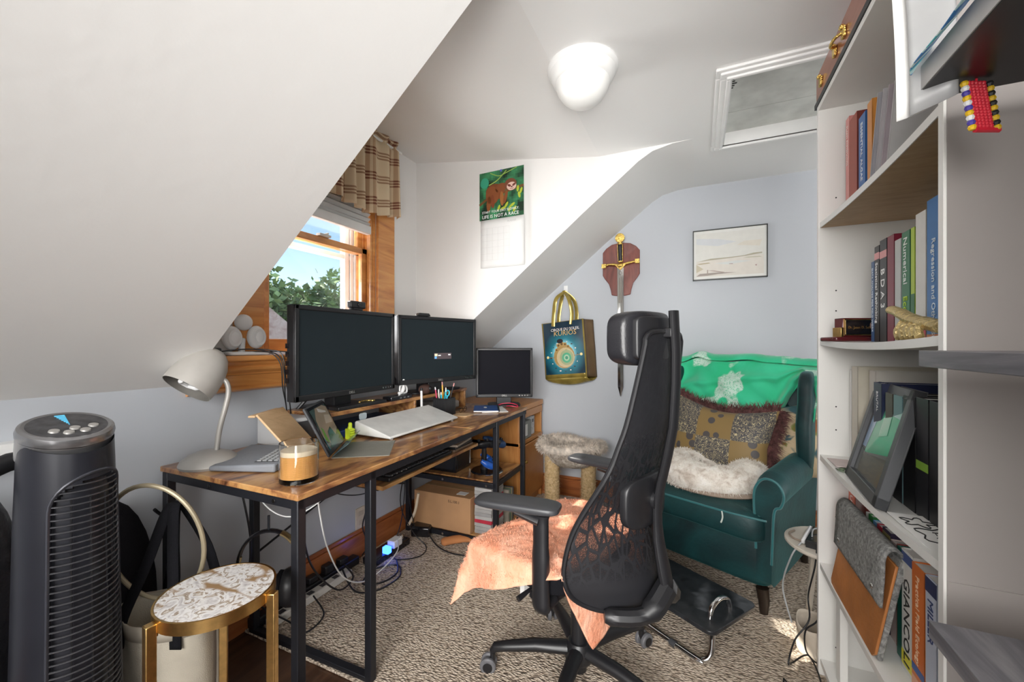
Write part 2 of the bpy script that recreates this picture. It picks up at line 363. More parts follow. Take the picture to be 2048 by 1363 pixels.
# ================================================================ ROOM SHELL
XW, YN, YF, YG, ZC = -1.69, .855, 2.29, 3.0, 2.22
def B(name, m, *bx, bevel=0, **k):
    q = MB()
    for b in bx: q.box(*b)
    return q.build(name, m, bevel=bevel, **k)
struct(B('floor', FLOORW, (-1.75, -1.7, -.06, 1.95, 3.05, 0)))
tag(B('carpet', CARPET, (-1.665, 1.05, .001, 1.84, 2.975, .012), bevel=.004), 'beige looped berber carpet covering the wooden floor under the chairs', 'carpet')
struct(B('wall_left', GREY, (XW-.1, -1.7, 0, XW, 3.1, 1.02), (XW-.1, YN, 1.0, XW, YF, 1.10)))
blk = [(XW-.3, 1.015), (XW, 1.015), (-.22, ZC), (-.22, 2.7), (XW-.3, 2.7)]
blk2 = [(XW-.3, 1.015), (XW, 1.015), (-.60, 1.912), (-.36, 2.10), (-.29, 2.155), (-.22, 2.195), (-.12, 2.216), (-.02, ZC), (-.02, 2.7), (XW-.3, 2.7)]
struct(MB().prism(blk, (0, -1.7, 0), (1, 0, 0), (0, 0, 1), (0, YN+1.7, 0)).build('ceiling', WHITE, smooth=0))
struct(MB().prism(blk2, (0, YF, 0), (1, 0, 0), (0, 0, 1), (0, 3.1-YF, 0)).build('ceiling', WHITE, smooth=20))
HX0, HX1, HY0, HY1 = .12, .80, 1.80, 2.41
struct(B('ceiling', CEIL, (-.22, -1.7, ZC, HX0, 3.1, ZC+.1), (HX1, -1.7, ZC, 1.95, 3.1, ZC+.1), (HX0, -1.7, ZC, HX1, HY0, ZC+.1), (HX0, HY1, ZC, HX1, 3.1, ZC+.1), (-.5, YN, ZC, -.22, YF, ZC+.1), smooth=0))
struct(MB().prism([(-.5, ZC), (-.5, ZC+.1), (-1.95, ZC+.32), (-1.95, ZC+.222)], (0, YN, 0), (1, 0, 0), (0, 0, 1), (0, YF-YN, 0)).build('ceiling', WHITE, smooth=0))
struct(B('wall_far', GREY, (-1.8, YG, 0, 1.95, YG+.1, 2.4)))
struct(B('wall_right', GREY, (1.85, -1.7, 0, 1.95, 3.1, 2.3))); struct(B('wall_back', WHITE, (-1.8, -1.7, 0, 1.95, -1.6, 2.3)))
# dormer window wall
WX, OY0, OY1, OZ0, OZ1 = -1.77, 1.19, 1.90, 1.13, 2.26
struct(B('wall_dormer', WHITE, (WX-.14, YN, 1.0, WX, OY0, 2.55), (WX-.14, OY1, 1.0, WX, YF, 2.55), (WX-.14, OY0, OZ1, WX, OY1, 2.55), (WX-.14, OY0, 1.0, WX, OY1, OZ0-.03), smooth=0))
# baseboards
def baseb(name, m, x0, y0, x1, y1, h, ax):
    q = MB(); q.box(x0, y0, 0, x1, y1, h-.02)
    if ax == 'y': q.box(x0, y0, h-.02, x0+(x1-x0)*.6, y1, h)
    else: q.box(x0, y0+(y1-y0)*.4, h-.02, x1, y1, h)
    return struct(q.build(name, m, bevel=.004))
baseb('baseboard_left', BASEW, XW, -1.6, XW+.022, YG, .155, 'y'); baseb('baseboard_far', BASEG, XW+.022, YG-.022, 1.85, YG, .165, 'x')
# ceiling hatch
hat = thing('ceiling_hatch', 'white moulded square attic hatch recessed in the flat ceiling', 'hatch', (.46, 2.1, ZC))
q = MB()
for i, (a, z) in enumerate(((.055, .012), (.038, .02), (.016, .027))):
    w0 = a
    for b in ((HX0-w0, HY0-w0, HX1+w0, HY0), (HX0-w0, HY1, HX1+w0, HY1+w0), (HX0-w0, HY0, HX0, HY1), (HX1, HY0, HX1+w0, HY1)): q.box(b[0], b[1], ZC-z, b[2], b[3], ZC)
q.build('frame', TRIMW, hat, bevel=.004)
q = MB()
for b in ((HX0-.01, HY0-.01, HX1+.01, HY0+.006), (HX0-.01, HY1-.006, HX1+.01, HY1+.01), (HX0-.01, HY0, HX0+.006, HY1), (HX1-.006, HY0, HX1+.01, HY1)): q.box(b[0], b[1], ZC-.012, b[2], b[3], ZC+.14)
q.build('lining', TRIMW, hat)
q = MB(); q.box(HX0-.01, HY0-.01, ZC+.05, HX1+.01, HY1-.21, ZC+.08); q.box(HX0-.01, HY1-.207, ZC+.05, HX1+.01, HY1+.01, ZC+.08); q.build('panel', mat('hatch_board', (.62, .63, .60), .7, var=.08), hat)
q = MB()
for i in range(9):
    y = 1.86+i*.016; q.box(HX0+.012, y, ZC+.0485, HX0+.02+.012*(i % 3 == 0)+.004*(i % 2), y+.008, ZC+.0495)
q.build('ink_stamp', mat('ink', (.05, .05, .05), .8), hat, smooth=0)
# ceiling lamp
lp = thing('ceiling_lamp', 'white round flush ceiling lamp with frosted glass dome', 'lamp', (-.40, 1.53, ZC))
MB().lathe([(.0, 0), (.132, 0), (.134, -.008), (.130, -.018), (.124, -.022), (.122, -.030), (.112, -.052), (.100, -.060), (0, -.060)], seg=48).build('base', TRIMW, lp, local=True)
MB().lathe([(.103, -.052), (.101, -.068), (.094, -.090), (.080, -.112), (.060, -.130), (.035, -.141), (.012, -.145), (0.001, -.1455)], seg=48).build('glass_dome', mat('frosted_glass', (.86, .86, .84), .3, var=.01), lp, local=True)

# ================================================================ WINDOW
win = struct(bpy.data.objects.new('window_1', None)); COL.objects.link(win); win.location = (WX, 1.55, OZ0); W['window_1'] = Matrix.Translation(V((WX, 1.55, OZ0)))
q = MB(); q.box(WX, OY1, 1.125, WX+.022, 2.045, 2.36); q.box(WX, OY0-.125, 1.125, WX+.022, OY0, 2.36); q.box(WX, OY0-.125, OZ1, WX+.022, 2.045, 2.36)
q.build('casing', ORANGE, win, bevel=.004)
q = MB(); q.box(WX-.14, OY1-.02, OZ0, WX, OY1, OZ1); q.box(WX-.14, OY0, OZ0, WX, OY0+.02, OZ1); q.box(WX-.14, OY0, OZ1-.02, WX, OY1, OZ1)
q.box(WX-.035, OY1-.038, OZ0, WX-.005, OY1-.02, OZ1); q.box(WX-.035, OY0+.02, OZ0, WX-.005, OY0+.038, OZ1); q.box(WX-.075, OY1-.034, OZ0, WX-.068, OY1-.02, OZ1)
q.build('jamb', ORANGE, win, bevel=.002)
def sash(x, z0, z1, rail_b, rail_t):
    q = MB(); a, b = OY0+.022, OY1-.024
    q.box(x-.03, a, z0, x, a+.045, z1); q.box(x-.03, b-.045, z0, x, b, z1); q.box(x-.03, a, z0, x, b, z0+rail_b); q.box(x-.03, a, z1-rail_t, x, b, z1)
    o = q.build('sash', ORANGE, win, bevel=.004)
    MB().box(x-.018, a+.04, z0+rail_b-.005, x-.014, b-.04, z1-rail_t+.005).build('pane', PANE, o)
    return o
sash(WX-.04, OZ0, 1.735, .06, .035); s2 = sash(WX-.075, 1.70, OZ1-.02, .035, .05)
MB().box(WX-.05, 1.52, 1.735, WX-.02, 1.59, 1.747).tube([(WX-.035, 1.555, 1.745), (WX-.03, 1.58, 1.757)], .006).build('sash_lock', mat('white_lock', (.75, .72, .68), .4), win)
q = MB(); X = WX-.14  # outer storm frame, white
for y0, y1, z0, z1 in ((OY1-.095, OY1-.062, 1.14, 2.24), (OY1-.052, OY1-.030, 1.14, 2.24), (OY1-.022, OY1-.004, 1.14, 2.24), (OY0+.0, OY0+.03, 1.14, 2.24)): q.box(X-.05, y0, z0, X-.01, y1, z1)
for z0, z1 in ((1.13, 1.17), (1.675, 1.70), (2.2, 2.25)): q.box(X-.06, OY0, z0, X-.012, OY1, z1)
q.box(X-.03, OY1-.10, 1.14, X-.025, OY1-.004, 2.24)
q.build('storm_frame', mat('outdoor_white', (.78, .78, .77), .5), win, bevel=.003)
MB().box(X-.18, OY0-.3, 1.06, X-.05, OY1+.2, 1.10).build('outer_sill', mat('pinkish_sill', (.72, .62, .58), .6), win)
# stool and apron
q = MB(); q.box(WX-.02, YN, 1.098, -1.625, YF, 1.120); q.build('sill', ORANGE, win, bevel=.008, seg=3)
prof = [(0, 1.098), (.045, 1.098), (.047, 1.088), (.037, 1.078), (.042, 1.072), (.040, 1.062), (.026, 1.050), (.024, 1.043), (.016, 1.040), (.016, .998), (.022, .993), (.022, .984), (.012, .976), (0, .974)]
MB().prism(prof, (XW, YN, 0), (1, 0, 0), (0, 0, 1), (0, YF-YN, 0)).build('apron', ORANGE, win, smooth=30)
# honeycomb blind
bl = thing('window_blind', 'white pleated cellular blind half raised in the window', 'blind', (WX-.02, 1.55, 2.2))
q = MB(); n = 26; z0, z1 = 1.865, 2.24
def pl(i): return (WX-.012+(.010 if i % 2 else -.010), z1+(z0-z1)*i/n)
for i in range(n):
    (a, za), (b, zb) = pl(i), pl(i+1); q.add([(a, OY0+.04, za), (a, OY1-.040, za), (b, OY1-.040, zb), (b, OY0+.04, zb)], [(0, 1, 2, 3)])
q.build('pleats', mat('blind_cloth', (.74, .74, .73), .8, var=.02), bl, solid=.001, smooth=0)
MB().box(WX-.03, OY0+.04, 1.815, WX+.006, OY1-.040, 1.866).build('bottom_rail', WPLA, bl, bevel=.006)
# valance
va = thing('valance', 'tan and brown plaid fabric valance gathered on a rod', 'curtain', (-1.70, 1.52, 2.38))
def vf(u, v):
    y = .90+u*1.135; t = 1-v; ph = u*2*pi*13
    z = 2.415-.01*sin(ph)*(1 if t < .1 else 0) - t*(.485+.025*sin(u*2*pi*1.5+1.0))
    x = -1.70 + (.012+.014*t)*sin(ph+1.2*sin(u*19)) + .010*sin(u*40)*t + (.02 if abs(t-.10) > .05 else 0)
    if u > .985: x -= (u-.985)/.015*.055
    return (x, y, z)
g = MB().grid(vf, 170, 26, uv=True); g.uv = [(a*1.5, b) for a, b in g.uv]; g.build('cloth', PLAID, va, solid=.002, smooth=180)
MB().tube([(-1.70, .88, 2.365), (-1.70, 2.05, 2.365)], .008).build('rod', TRIMW, va)
# ================================================================ OUTSIDE
def crown(o, c, r, n, s, rng):
    q = MB(); rnd = random.Random(rng); blobs = [(V(c)+V((rnd.uniform(-1, 1)*r[0], rnd.uniform(-1, 1)*r[1], rnd.uniform(-1, 1)*r[2]))*.62, rnd.uniform(.32, .55)) for _ in range(26)]
    for i in range(n):
        b, k = rnd.choice(blobs); d = V((rnd.gauss(0, 1), rnd.gauss(0, 1), rnd.gauss(0, 1))).normalized()
        p = b+V((d.x*r[0], d.y*r[1], d.z*r[2]))*k*rnd.uniform(.6, 1); a = V((rnd.gauss(0, 1), rnd.gauss(0, 1), rnd.gauss(0, .6))).normalized(); e = a.cross(V((rnd.gauss(0, 1), rnd.gauss(0, 1), rnd.gauss(0, 1)))).normalized()
        l = s*rnd.uniform(.6, 1.3); q.add([p, p+a*l*.5+e*l*.28, p+a*l, p+a*l*.5-e*l*.28], [(0, 1, 2, 3)])
    q.build('foliage', LEAF, o, smooth=0)
for i, (c, r, n, lab) in enumerate([((-8.6, 6.0, .9), (2.0, 2.0, 2.2), 30000, 'leafy green tree outside the window, the large left crown'), ((-12.6, 12.3, .9), (1.9, 2.1, 2.4), 16000, 'leafy green tree outside the window, lower crown on the right')]):
    t = thing('tree', lab, 'tree', (c[0], c[1], -4)); crown(t, c, r, n, .17, i+3)
    MB().tube([(c[0], c[1], -4), (c[0]+.1, c[1], -1), (c[0]-.1, c[1]+.1, c[2]+.8)], [.16, .12, .04]).build('trunk', mat('bark', (.12, .09, .06), .9), t)
ho = thing('neighbour_roof', 'small weathered pinkish shingle roof beyond the window', 'roof', (-6.2, 3.4, -4))
MB().prism([(-1.4, .0), (1.25, .0), (-.5, 1.5)], (-6.4, 4.1, .95), (.35, .9, 0), (0, 0, 1), (-1.5, .5, 0)).build('shingles', fluffy('weathered_shingle', [(.40, .28, .24), (.52, .40, .36), (.60, .50, .46)], 9), ho, smooth=0)
MB().prism([(-1.3, -4.9), (1.1, -4.9), (1.1, .0), (-1.3, .0)], (-6.45, 4.1, .95), (.35, .9, 0), (0, 0, 1), (-1.3, .5, 0)).build('wall', mat('outdoor_wall', (.6, .55, .52), .8), ho, smooth=0)
struct(B('ground', mat('lawn', (.10, .16, .05), .9), (-60, -40, -4.1, -3, 60, -4)))

# ================================================================ DESK (near front corner at -1.0, .77)
DA = R(.8)
dk = thing('desk', 'long rustic brown computer desk with black steel frame under the window', 'desk', (-1.0, .775, 0), DA)
L, Dp, TZ = 1.72, .665, .75
def DL(x, y, z=0): return W['desk'] @ V((x, y, z))   # desk frame: x towards the room is 0, wall at -Dp
MB().box(-Dp, 0, TZ-.018, 0, L, TZ).build('tabletop', RUSTIC, dk, bevel=.003, local=True)
BY0, BY1 = 1.265, 1.665
q = MB(); e = .028; z = TZ-.018
q.box(-Dp+.005, .006, z-e, -.005, .006+e*.7, z); q.box(-.005-e*.7, .01, z-e, -.005, L-.01, z); q.box(-Dp+.005, .01, z-e, -Dp+.005+e*.7, L-.01, z); q.box(-Dp+.005, L-.006-e*.7, z-e, -.005, L-.006, z)
q.box(-Dp+.03, .285, .0, -.03, .285+e, e)
for zz in (.385, .062):
    q.box(-Dp+.03, BY0, zz-.035, -.03, BY0+.02, zz-.005); q.box(-.03, BY0, zz-.03, -.01, BY1, zz-.005)
q.build('frame', BLKM, dk, bevel=.002, local=True)
for x, y in ((-.033, .004), (-Dp+.005, .004), (-.033, .285), (-Dp+.03, .285), (-.030, BY0), (-Dp+.03, BY0), (-.030, BY1), (-Dp+.005, BY1)):
    MB().box(x, y, .0, x+e, y+e, TZ-.019).build('leg', BLKM, dk, bevel=.003, local=True)
q = MB(); q.tube([(-Dp+.02, .30, .60), (-Dp+.02, BY0, .30)], .005, 6); q.tube([(-Dp+.02, .30, .30), (-Dp+.02, BY0, .60)], .005, 6); q.build('cross_brace', BLKM, dk, local=True)
for zz in (.385, .062): MB().box(-Dp+.03, BY0+.02, zz-.015, -.03, BY1, zz).build('shelf', RUSTIC, dk, bevel=.002, local=True)
for x in (-.10, -.40):
    MB().lathe([(0.001, 0), (.005, .001), (.006, .003), (.0061, .004)], T=at((x, .005, TZ-.032), ('X', 90)), seg=10).build('bolt', STEEL, dk, local=True)
for x, zz in ((-.07, .365), (-.36, .365), (-.07, .042), (-.36, .042)):
    MB().lathe([(0.001, 0), (.006, .001), (.007, .003), (.0071, .004)], T=at((x, BY0, zz), ('X', 90)), seg=10).build('bolt', STEEL, dk, local=True)
tr = MB().box(-.60, .47, .590, -.115, 1.25, .606).build('keyboard_tray', RUSTIC, dk, bevel=.002, local=True)
for y in (.47, 1.22):
    MB().box(-.40, y, .606, -.20, y+.012, .705).box(-.42, y, .587, -.14, y+.03, .590).build('tray_bracket', STEEL, tr, local=True)
# monitor riser standing on the desk
rs = thing('monitor_riser', 'low rustic brown wooden monitor riser along the back of the desk', 'monitor stand', (-1.53, 1.8, TZ))
MB().box(-1.675, 1.235, .855, -1.415, 2.375, .873).build('riser_top', RUSTIC, rs, bevel=.002)
for y in (1.245, 1.82, 2.35): MB().box(-1.672, y, TZ, -1.418, y+.016, .855).build('riser_panel', RUSTIC, rs, bevel=.002)

# ================================================================ MONITORS
def monitor(name, label, A, Bp, z0, z1, thick, bez, foot, logo=True, fo=.10, fw=.26):
    A, Bp = V((*A, 0)), V((*Bp, 0)); w_ = (Bp-A).length; c = (A+Bp)/2; ang = math.atan2((Bp-A).y, (Bp-A).x)
    # local: x along the screen (left to right seen from front), -y towards the viewer
    t = thing(name, label, 'monitor', (c.x, c.y, foot), ang); h = z1-z0; zc = (z0+z1)/2-foot
    fr = MB().box(-w_/2, -thick*.3, zc-h/2, w_/2, thick*.55, zc+h/2).box(-w_/2+.05, thick*.5, zc-h/2+.05, w_/2-.05, thick*1.3, zc+h/2-.06)
    for b in ((-w_/2, zc-h/2, w_/2, zc-h/2+bez*1.3), (-w_/2, zc+h/2-bez, w_/2, zc+h/2), (-w_/2, zc-h/2, -w_/2+bez, zc+h/2), (w_/2-bez, zc-h/2, w_/2, zc+h/2)):
        fr.box(b[0], -thick*.3-.008, b[1], b[2], -thick*.3+.004, b[3])
    fr.build('housing', BLK, t, bevel=.004, local=True)
    sc = MB().box(-w_/2+bez, -thick*.3-.002, zc-h/2+bez*1.3, w_/2-bez, -thick*.3+.003, zc+h/2-bez).build('screen', SCREEN2 if fw < .25 else SCREEN, t, local=True)
    if logo: text('DELL', .016, SILVER, t, (0, -thick*.3-.0085, zc-h/2+bez*.35), (1, 0, 0), (0, 0, 1), 'logo', align='CENTER', local=True)
    MB().box(-.05, thick*.5+.01, .01, .05, max(thick*.5+.045, fo), zc-.05).build('neck', BLK, t, bevel=.004, local=True)
    MB().prism(rrect(fw, .17, .05), (0, fo, 0), (1, 0, 0), (0, 1, 0), (0, 0, .012)).build('foot', BLK, t, bevel=.003, local=True)
    for i in range(4): MB().lathe([(0.001, 0), (.004, 0), (.0042, .002)], T=at((w_/2-.035-.018*i, -thick*.3-.008, zc-h/2+bez*.65), ('X', 90)), seg=8).build('button', STEEL, t, local=True)
    return t, w_, h, zc
RZ = .873
m1, w1, h1, c1 = monitor('monitor', 'large widescreen computer monitor with a webcam, nearest the window', (-1.475, 1.115), (-1.475, 1.70), .932, 1.325, .05, .02, RZ)
q = MB()
for i in range(5): q.box(-w1/2-.004, .012, c1-.12+i*.035, -w1/2+.001, .03, c1-.10+i*.035)
q.build('side_ports', BLKG, m1, local=True)
m2, w2, h2, c2 = monitor('monitor', 'second widescreen monitor, turned toward the chair beside the white cheek wall', (-1.462, 1.722), (-1.300, 2.268), .946, 1.322, .042, .02, RZ, fo=.15)
# reflection-free screen: a small lit dialog on the second screen
dlg = MB(); dlg.flat([(-.045, -.055), (.085, -.055), (.085, -.02), (-.045, -.02)], (0, -.0150, c2), (1, 0, 0), (0, 0, 1), (.06, .045, .05))
for a, b, c_, d_, col in ((-.04, -.038, -.02, -.024, (.7, .6, .4)), (-.04, -.052, -.025, -.040, (.12, .35, .7)), (-.015, -.037, .005, -.031, (.7, .7, .7)), (.06, -.034, .078, -.027, (.7, .7, .7))):
    dlg.flat([(a, b), (c_, b), (c_, d_), (a, d_)], (0, -.0154, c2), (1, 0, 0), (0, 0, 1), col)
dm, dn, db = newmat('lit_dialog'); at_ = dn.nodes.new('ShaderNodeAttribute'); at_.attribute_name = 'Col'; dn.links.new(at_.outputs['Color'], db.inputs['Base Color']); dn.links.new(at_.outputs['Color'], db.inputs['Emission Color']); db.inputs['Emission Strength'].default_value = .8
dlg.build('dialog_window', dm, m2, local=True, smooth=0)
m3, w3, h3, c3 = monitor('monitor', 'small squarish computer monitor at the far end of the desk', (-1.345, 2.375), (-1.015, 2.56), .812, 1.140, .045, .018, TZ, fo=.045, fw=.22)
wc = thing('webcam', 'black webcam clipped on top of the large widescreen monitor', 'webcam', (-1.475, 1.46, 1.325), R(90))
MB().lathe([(0.001, 0), (.009, 0), (.010, .004), (.008, .006), (.001, .006)], T=at((.0, -.012, .028), ('X', 90)), seg=20).build('lens', BLKG, wc, local=True)
MB().box(-.046, -.012, .010, .046, .018, .044).box(-.03, -.012, -.0, .03, .025, .012).build('body', BLK, wc, bevel=.009, local=True)
sb = MB().prism([(-.045, 0), (.045, 0), (.035, .016), (-.03, .016)], (-1.418, 1.878, 1.323), (.28, .96, 0), (0, 0, 1), (.03, -.009, 0)).build('sensor_bar', BLK, bevel=.003)
tag(sb, 'small black camera bar on top of the second widescreen monitor', 'webcam')

# ================================================================ ON THE DESK
# lamp
la = thing('desk_lamp', 'grey metal gooseneck desk lamp with bullet shade on the left desk end', 'lamp', (-1.530, .848, TZ), R(50))
MB().lathe([(0.001, 0), (.086, 0), (.089, .008), (.083, .022), (.062, .038), (.035, .048), (.012, .051), (.001, .051)], seg=40).build('base', mat('lamp_base_grey', (.42, .405, .38), .4, .2), la, local=True)
MB().tube(sm([(.018, 0, .045), (.027, 0, .12), (.045, 0, .20), (.053, 0, .25), (.045, 0, .285), (.02, .005, .30)], 6), .0085, 12).build('neck', mat('lamp_neck_grey', (.40, .385, .36), .4, .3), la, local=True)
Tsh = at((-.030, 0, .312), ('Y', 33)) @ Matrix.Rotation(R(-24), 4, 'X')
pr_ = [(.076, -.060), (.078, -.03), (.073, .015), (.061, .052), (.044, .080), (.024, .096), (.001, .102)]
sh_ = MB().lathe([(.0745, -.060)]+pr_, seg=40, T=Tsh, cap=False).build('lamp_shade', mat('shade_grey', (.46, .44, .41), .4, .15, var=.05), la, local=True); MB().lathe([(.0745, -.0595), (.0745, -.03), (.069, .015), (.057, .050), (.040, .076), (.02, .09), (.001, .095)], seg=40, T=Tsh, cap=False).build('shade_lining', mat('lining_grey', (.16, .15, .135), .6, var=.15), sh_, local=True)
q = MB(); q.lathe([(.001, .05), (.018, .05), (.018, .0), (.012, -.004)], seg=16, T=Tsh)
q.tube([Tsh @ V((.030*cos(a*.9), .030*sin(a*.9), -.016-.0030*a)) for a in range(0, 12)], .007, 8); q.build('bulb', WPLA, la, local=True)
# candle
ca = thing('candle', 'large cream jar candle with ribbed sides at the desk corner', 'candle', (-1.105, .862, TZ))
MB().lathe([(.001, 0), (.052, 0), (.0545, .003), (.0545, .118), (.0535, .119), (.0515, .118), (.0515, .016), (.001, .014)], seg=48).build('jar', GLASS, ca, local=True)
wx = mat('candle_wax', (.74, .42, .14), .5, var=.03); prw = [(.001, .0145), (.0508, .0165)]
for i in range(22): prw += [(.0508, .017+i*.0029), (.0490, .0185+i*.0029)]
MB().lathe(prw+[(.0508, .082), (.001, .082)], seg=48).build('wax', wx, ca, local=True)
MB().lathe([(.0507, .0822), (.0507, .096), (.049, .0965), (.001, .0925)], seg=40).build('melted_top', mat('candle_top', (.90, .78, .58), .35, var=.02), ca, local=True)
# folding plywood laptop stand
def slab(q, p0, p1, p2, th, col=None):
    p0, p1, p2 = V(p0), V(p1), V(p2); n = (p1-p0).cross(p2-p0).normalized()*th; p3 = p1+p2-p0
    vs = [p0, p1, p3, p2]; vs += [p+n for p in vs]; return q.add(vs, [(0, 1, 2, 3), (7, 6, 5, 4), (0, 4, 5, 1), (1, 5, 6, 2), (2, 6, 7, 3), (3, 7, 4, 0)], col)
ls = thing('laptop_stand', 'bent light plywood laptop stand leaning up in front of the grey box', 'stand', (-1.34, 1.04, TZ))
q = MB(); Q1, Q2 = V((-1.30, 1.0, TZ+.002)), V((-1.385, 1.165, TZ+.002)); up = V((-.135, -.058, .158))
slab(q, Q1, Q2, Q1+up, .008); lip = V((-.022, -.012, .0)); slab(q, Q1+up, Q2+up, Q1+up+lip, -.008); slab(q, Q1, Q2, Q1+V((.01, -.14, .002)), .006)
q.build('stand_body', PLY, ls, bevel=.003)
# tablet keyboard folio (closed, grey)
kf = thing('keyboard_folio', 'dark grey keyboard folio with exposed keys lying beside the desk lamp', 'keyboard', (-1.44, .95, TZ))
q = MB(); A_, B_, C_, D_ = V((-1.445, .795, TZ+.002)), V((-1.235, .875, TZ+.002)), V((-1.335, 1.065, TZ+.002)), V((-1.56, 1.01, TZ+.002))
hA, hB, hC, hD = .016, .028, .036, .03
vs = [A_, B_, C_, D_]+[p+V((0, 0, h)) for p, h in zip((A_, B_, C_, D_), (hA, hB, hC, hD))]
q.add(vs, [(3, 2, 1, 0), (4, 5, 6, 7), (0, 1, 5, 4), (1, 2, 6, 5), (2, 3, 7, 6), (3, 0, 4, 7)]); q.build('cover', mat('folio_grey', (.21, .225, .25), .6, bmp=.1), kf, bevel=.006)
def bil(a, b, dz=.001):
    t_ = [V(vs[4+i]) for i in range(4)]; p = (t_[0]*(1-a)+t_[1]*a)*(1-b)+(t_[3]*(1-a)+t_[2]*a)*b; return p+V((0, 0, dz))
q = MB(); q.add([bil(.62, .12), bil(.99, .12), bil(.99, .9), bil(.62, .9)], [(0, 1, 2, 3)]); q.build('key_bed', BLKG, kf, smooth=0)
q = MB()
for i in range(4):
    for j in range(10):
        a, b = .64+i*.087, .15+j*.074; q.add([bil(a, b, .0015), bil(a+.07, b, .0015), bil(a+.07, b+.06, .0015), bil(a, b+.06, .0015)]+[bil(a+.008, b+.006, .004), bil(a+.062, b+.006, .004), bil(a+.062, b+.054, .004), bil(a+.008, b+.054, .004)], [(4, 5, 6, 7), (0, 1, 5, 4), (1, 2, 6, 5), (2, 3, 7, 6), (3, 0, 4, 7)])
q.build('keys', mat('key_grey', (.30, .31, .32), .5), kf, smooth=0)
# tablet in folio
tb = thing('tablet', 'tablet propped up in a grey folio case behind the candle', 'tablet', (-1.28, 1.17, TZ))
b1, b2 = V((-1.215, 1.075, TZ+.006)), V((-1.355, 1.272, TZ+.006)); up = V((-.073, -.050, .178))
q = MB(); slab(q, b1, b2, b1+up, -.010); q.build('case_back', DGREY, tb, bevel=.004)
e1 = (b2-b1).normalized(); e2 = up.normalized(); nn = e1.cross(e2); nn = nn if nn.x > 0 else -nn
q = MB(); slab(q, b1+e1*.006+e2*.006+nn*.0012, b2-e1*.006+e2*.006+nn*.0012, b1+e1*.006+up*.965+nn*.0012, .002 if e1.cross(e2).x > 0 else -.002); q.build('bezel', BLKG, tb, smooth=0)
q = MB(); wl, hl = (b2-b1).length, up.length; o_ = b1+nn*.0036
def sp(poly, col, k=0): q.flat([(max(.02, min(wl-.018, a*wl)), max(.02, min(hl-.018, b*hl))) for a, b in poly], o_+nn*k*.00025, e1, e2, col)
sp([(0, 0), (1, 0), (1, 1), (0, 1)], (.05, .10, .09)); sp([(.05, .3), (.4, .12), (1, .35), (1, .85), (.75, 1), (.35, .95), (.15, .7)], (.40, .33, .24), 1)
sp([(.2, 0), (.62, 0), (.72, .22), (.60, .46), (.40, .40), (.28, .2)], (.01, .15, .12), 2); sp([(.14, .3), (.24, .2), (.26, .48), (.19, .55)], (.14, .42, .05), 3)
sp([(0, .05), (.13, .0), (.12, .3), (.03, .42)], (.02, .22, .28), 2); sp([(.5, .55), (.85, .5), (.9, .66), (.62, .72)], (.58, .50, .40), 3); sp([(.42, .82), (.55, .78), (.78, .74), (.80, .77), (.56, .85), (.44, .9)], (.75, .72, .68), 4)
q.build('screen_picture', PG, tb, smooth=0)
fl = V((.163, .117, 0)); q = MB(); slab(q, b1+V((.002, .002, -.004)), b2+V((.002, .002, -.004)), b1+V((.17, .118, -.004)), .003); q.build('cover_flap', mat('flap_grey', (.26, .255, .22), .6, bmp=.1), tb, bevel=.0015)
q = MB(); slab(q, b1+V((.004, .003, .0)), b2+V((.004, .003, .0)), b1+V((.05, .036, .045)), .002); q.build('lower_fold', mat('fold_blue_grey', (.10, .17, .20), .2, var=.2), tb, bevel=.001)
# grey box (speaker/UPS) under first monitor
gb = thing('storage_box', 'plain light grey box standing on the desk under the large monitor corner', 'box', (-1.56, 1.17, TZ))
MB().box(-1.665, 1.10, TZ, -1.475, 1.228, .862).build('box_body', mat('box_grey', (.52, .53, .54), .45, var=.02), gb, bevel=.008)
MB().box(-1.47, 1.112, TZ+.006, -1.468, 1.22, .85).box(-1.5205, 1.0985, .80, -1.5085, 1.1, .835).build('front_panel', DGREY, gb)
# desktop whiteboard
wb = thing('desktop_whiteboard', 'white sloping desktop whiteboard in front of the riser', 'whiteboard', (-1.30, 1.65, TZ))
MB().prism([(-1.200, .006), (-1.200, .016), (-1.395, .070), (-1.405, .066), (-1.405, .010)], (0, 1.375, TZ), (1, 0, 0), (0, 0, 1), (0, .545, 0)).build('wedge_body', mat('wedge_white', (.70, .70, .68), .4), wb, bevel=.006)
q = MB(); slab(q, (-1.208, 1.385, TZ+.0155), (-1.208, 1.91, TZ+.0155), (-1.392, 1.385, TZ+.0665), .0035 if False else -.0035); q.build('glass_top', mat('white_glass', (.78, .78, .79), .08, var=.01, coat=.5), wb, bevel=.001)
for y in (1.40, 1.88): MB().lathe([(.001, 0), (.008, 0), (.008, .008), (.001, .008)], c=(-1.215, y, TZ), seg=12).build('foot', GREYP, wb)
tab = MB().prism(rrect(.045, .03, .010), (-1.407, 1.43, TZ+.083), (0, 1, 0), (0, 0, 1), (-.003, 0, 0)).build('clear_tab', mat('clear_blue_tab', (.45, .52, .56), .15), wb)
# thumbs-up toy
th = thing('thumb_holder', 'lime green thumbs up shaped cable holder beside the whiteboard', 'toy', (-1.385, 1.335, TZ))
lime = mat('lime_green', (.62, .78, .03), .45, var=.03)
q = MB(); q.tube([(-.012, 0, 0), (-.012, 0, .03)], .014, 12)
q.box(-.02, -.014, 0, .006, .014, .046); q.tube(sm([(-.006, -.002, .038), (-.004, .0, .055), (-.006, .002, .072)], 4), [.010]*4+[.0085]*3+[.007, .004], 10)
q.build('fist', lime, th, bevel=.004, local=True)
for i in range(4): MB().tube([(.006, -.013, .007+i*.0105), (.0105, 0, .007+i*.0105), (.006, .013, .007+i*.0105)], .0056, 8).build('finger', lime, th, local=True)
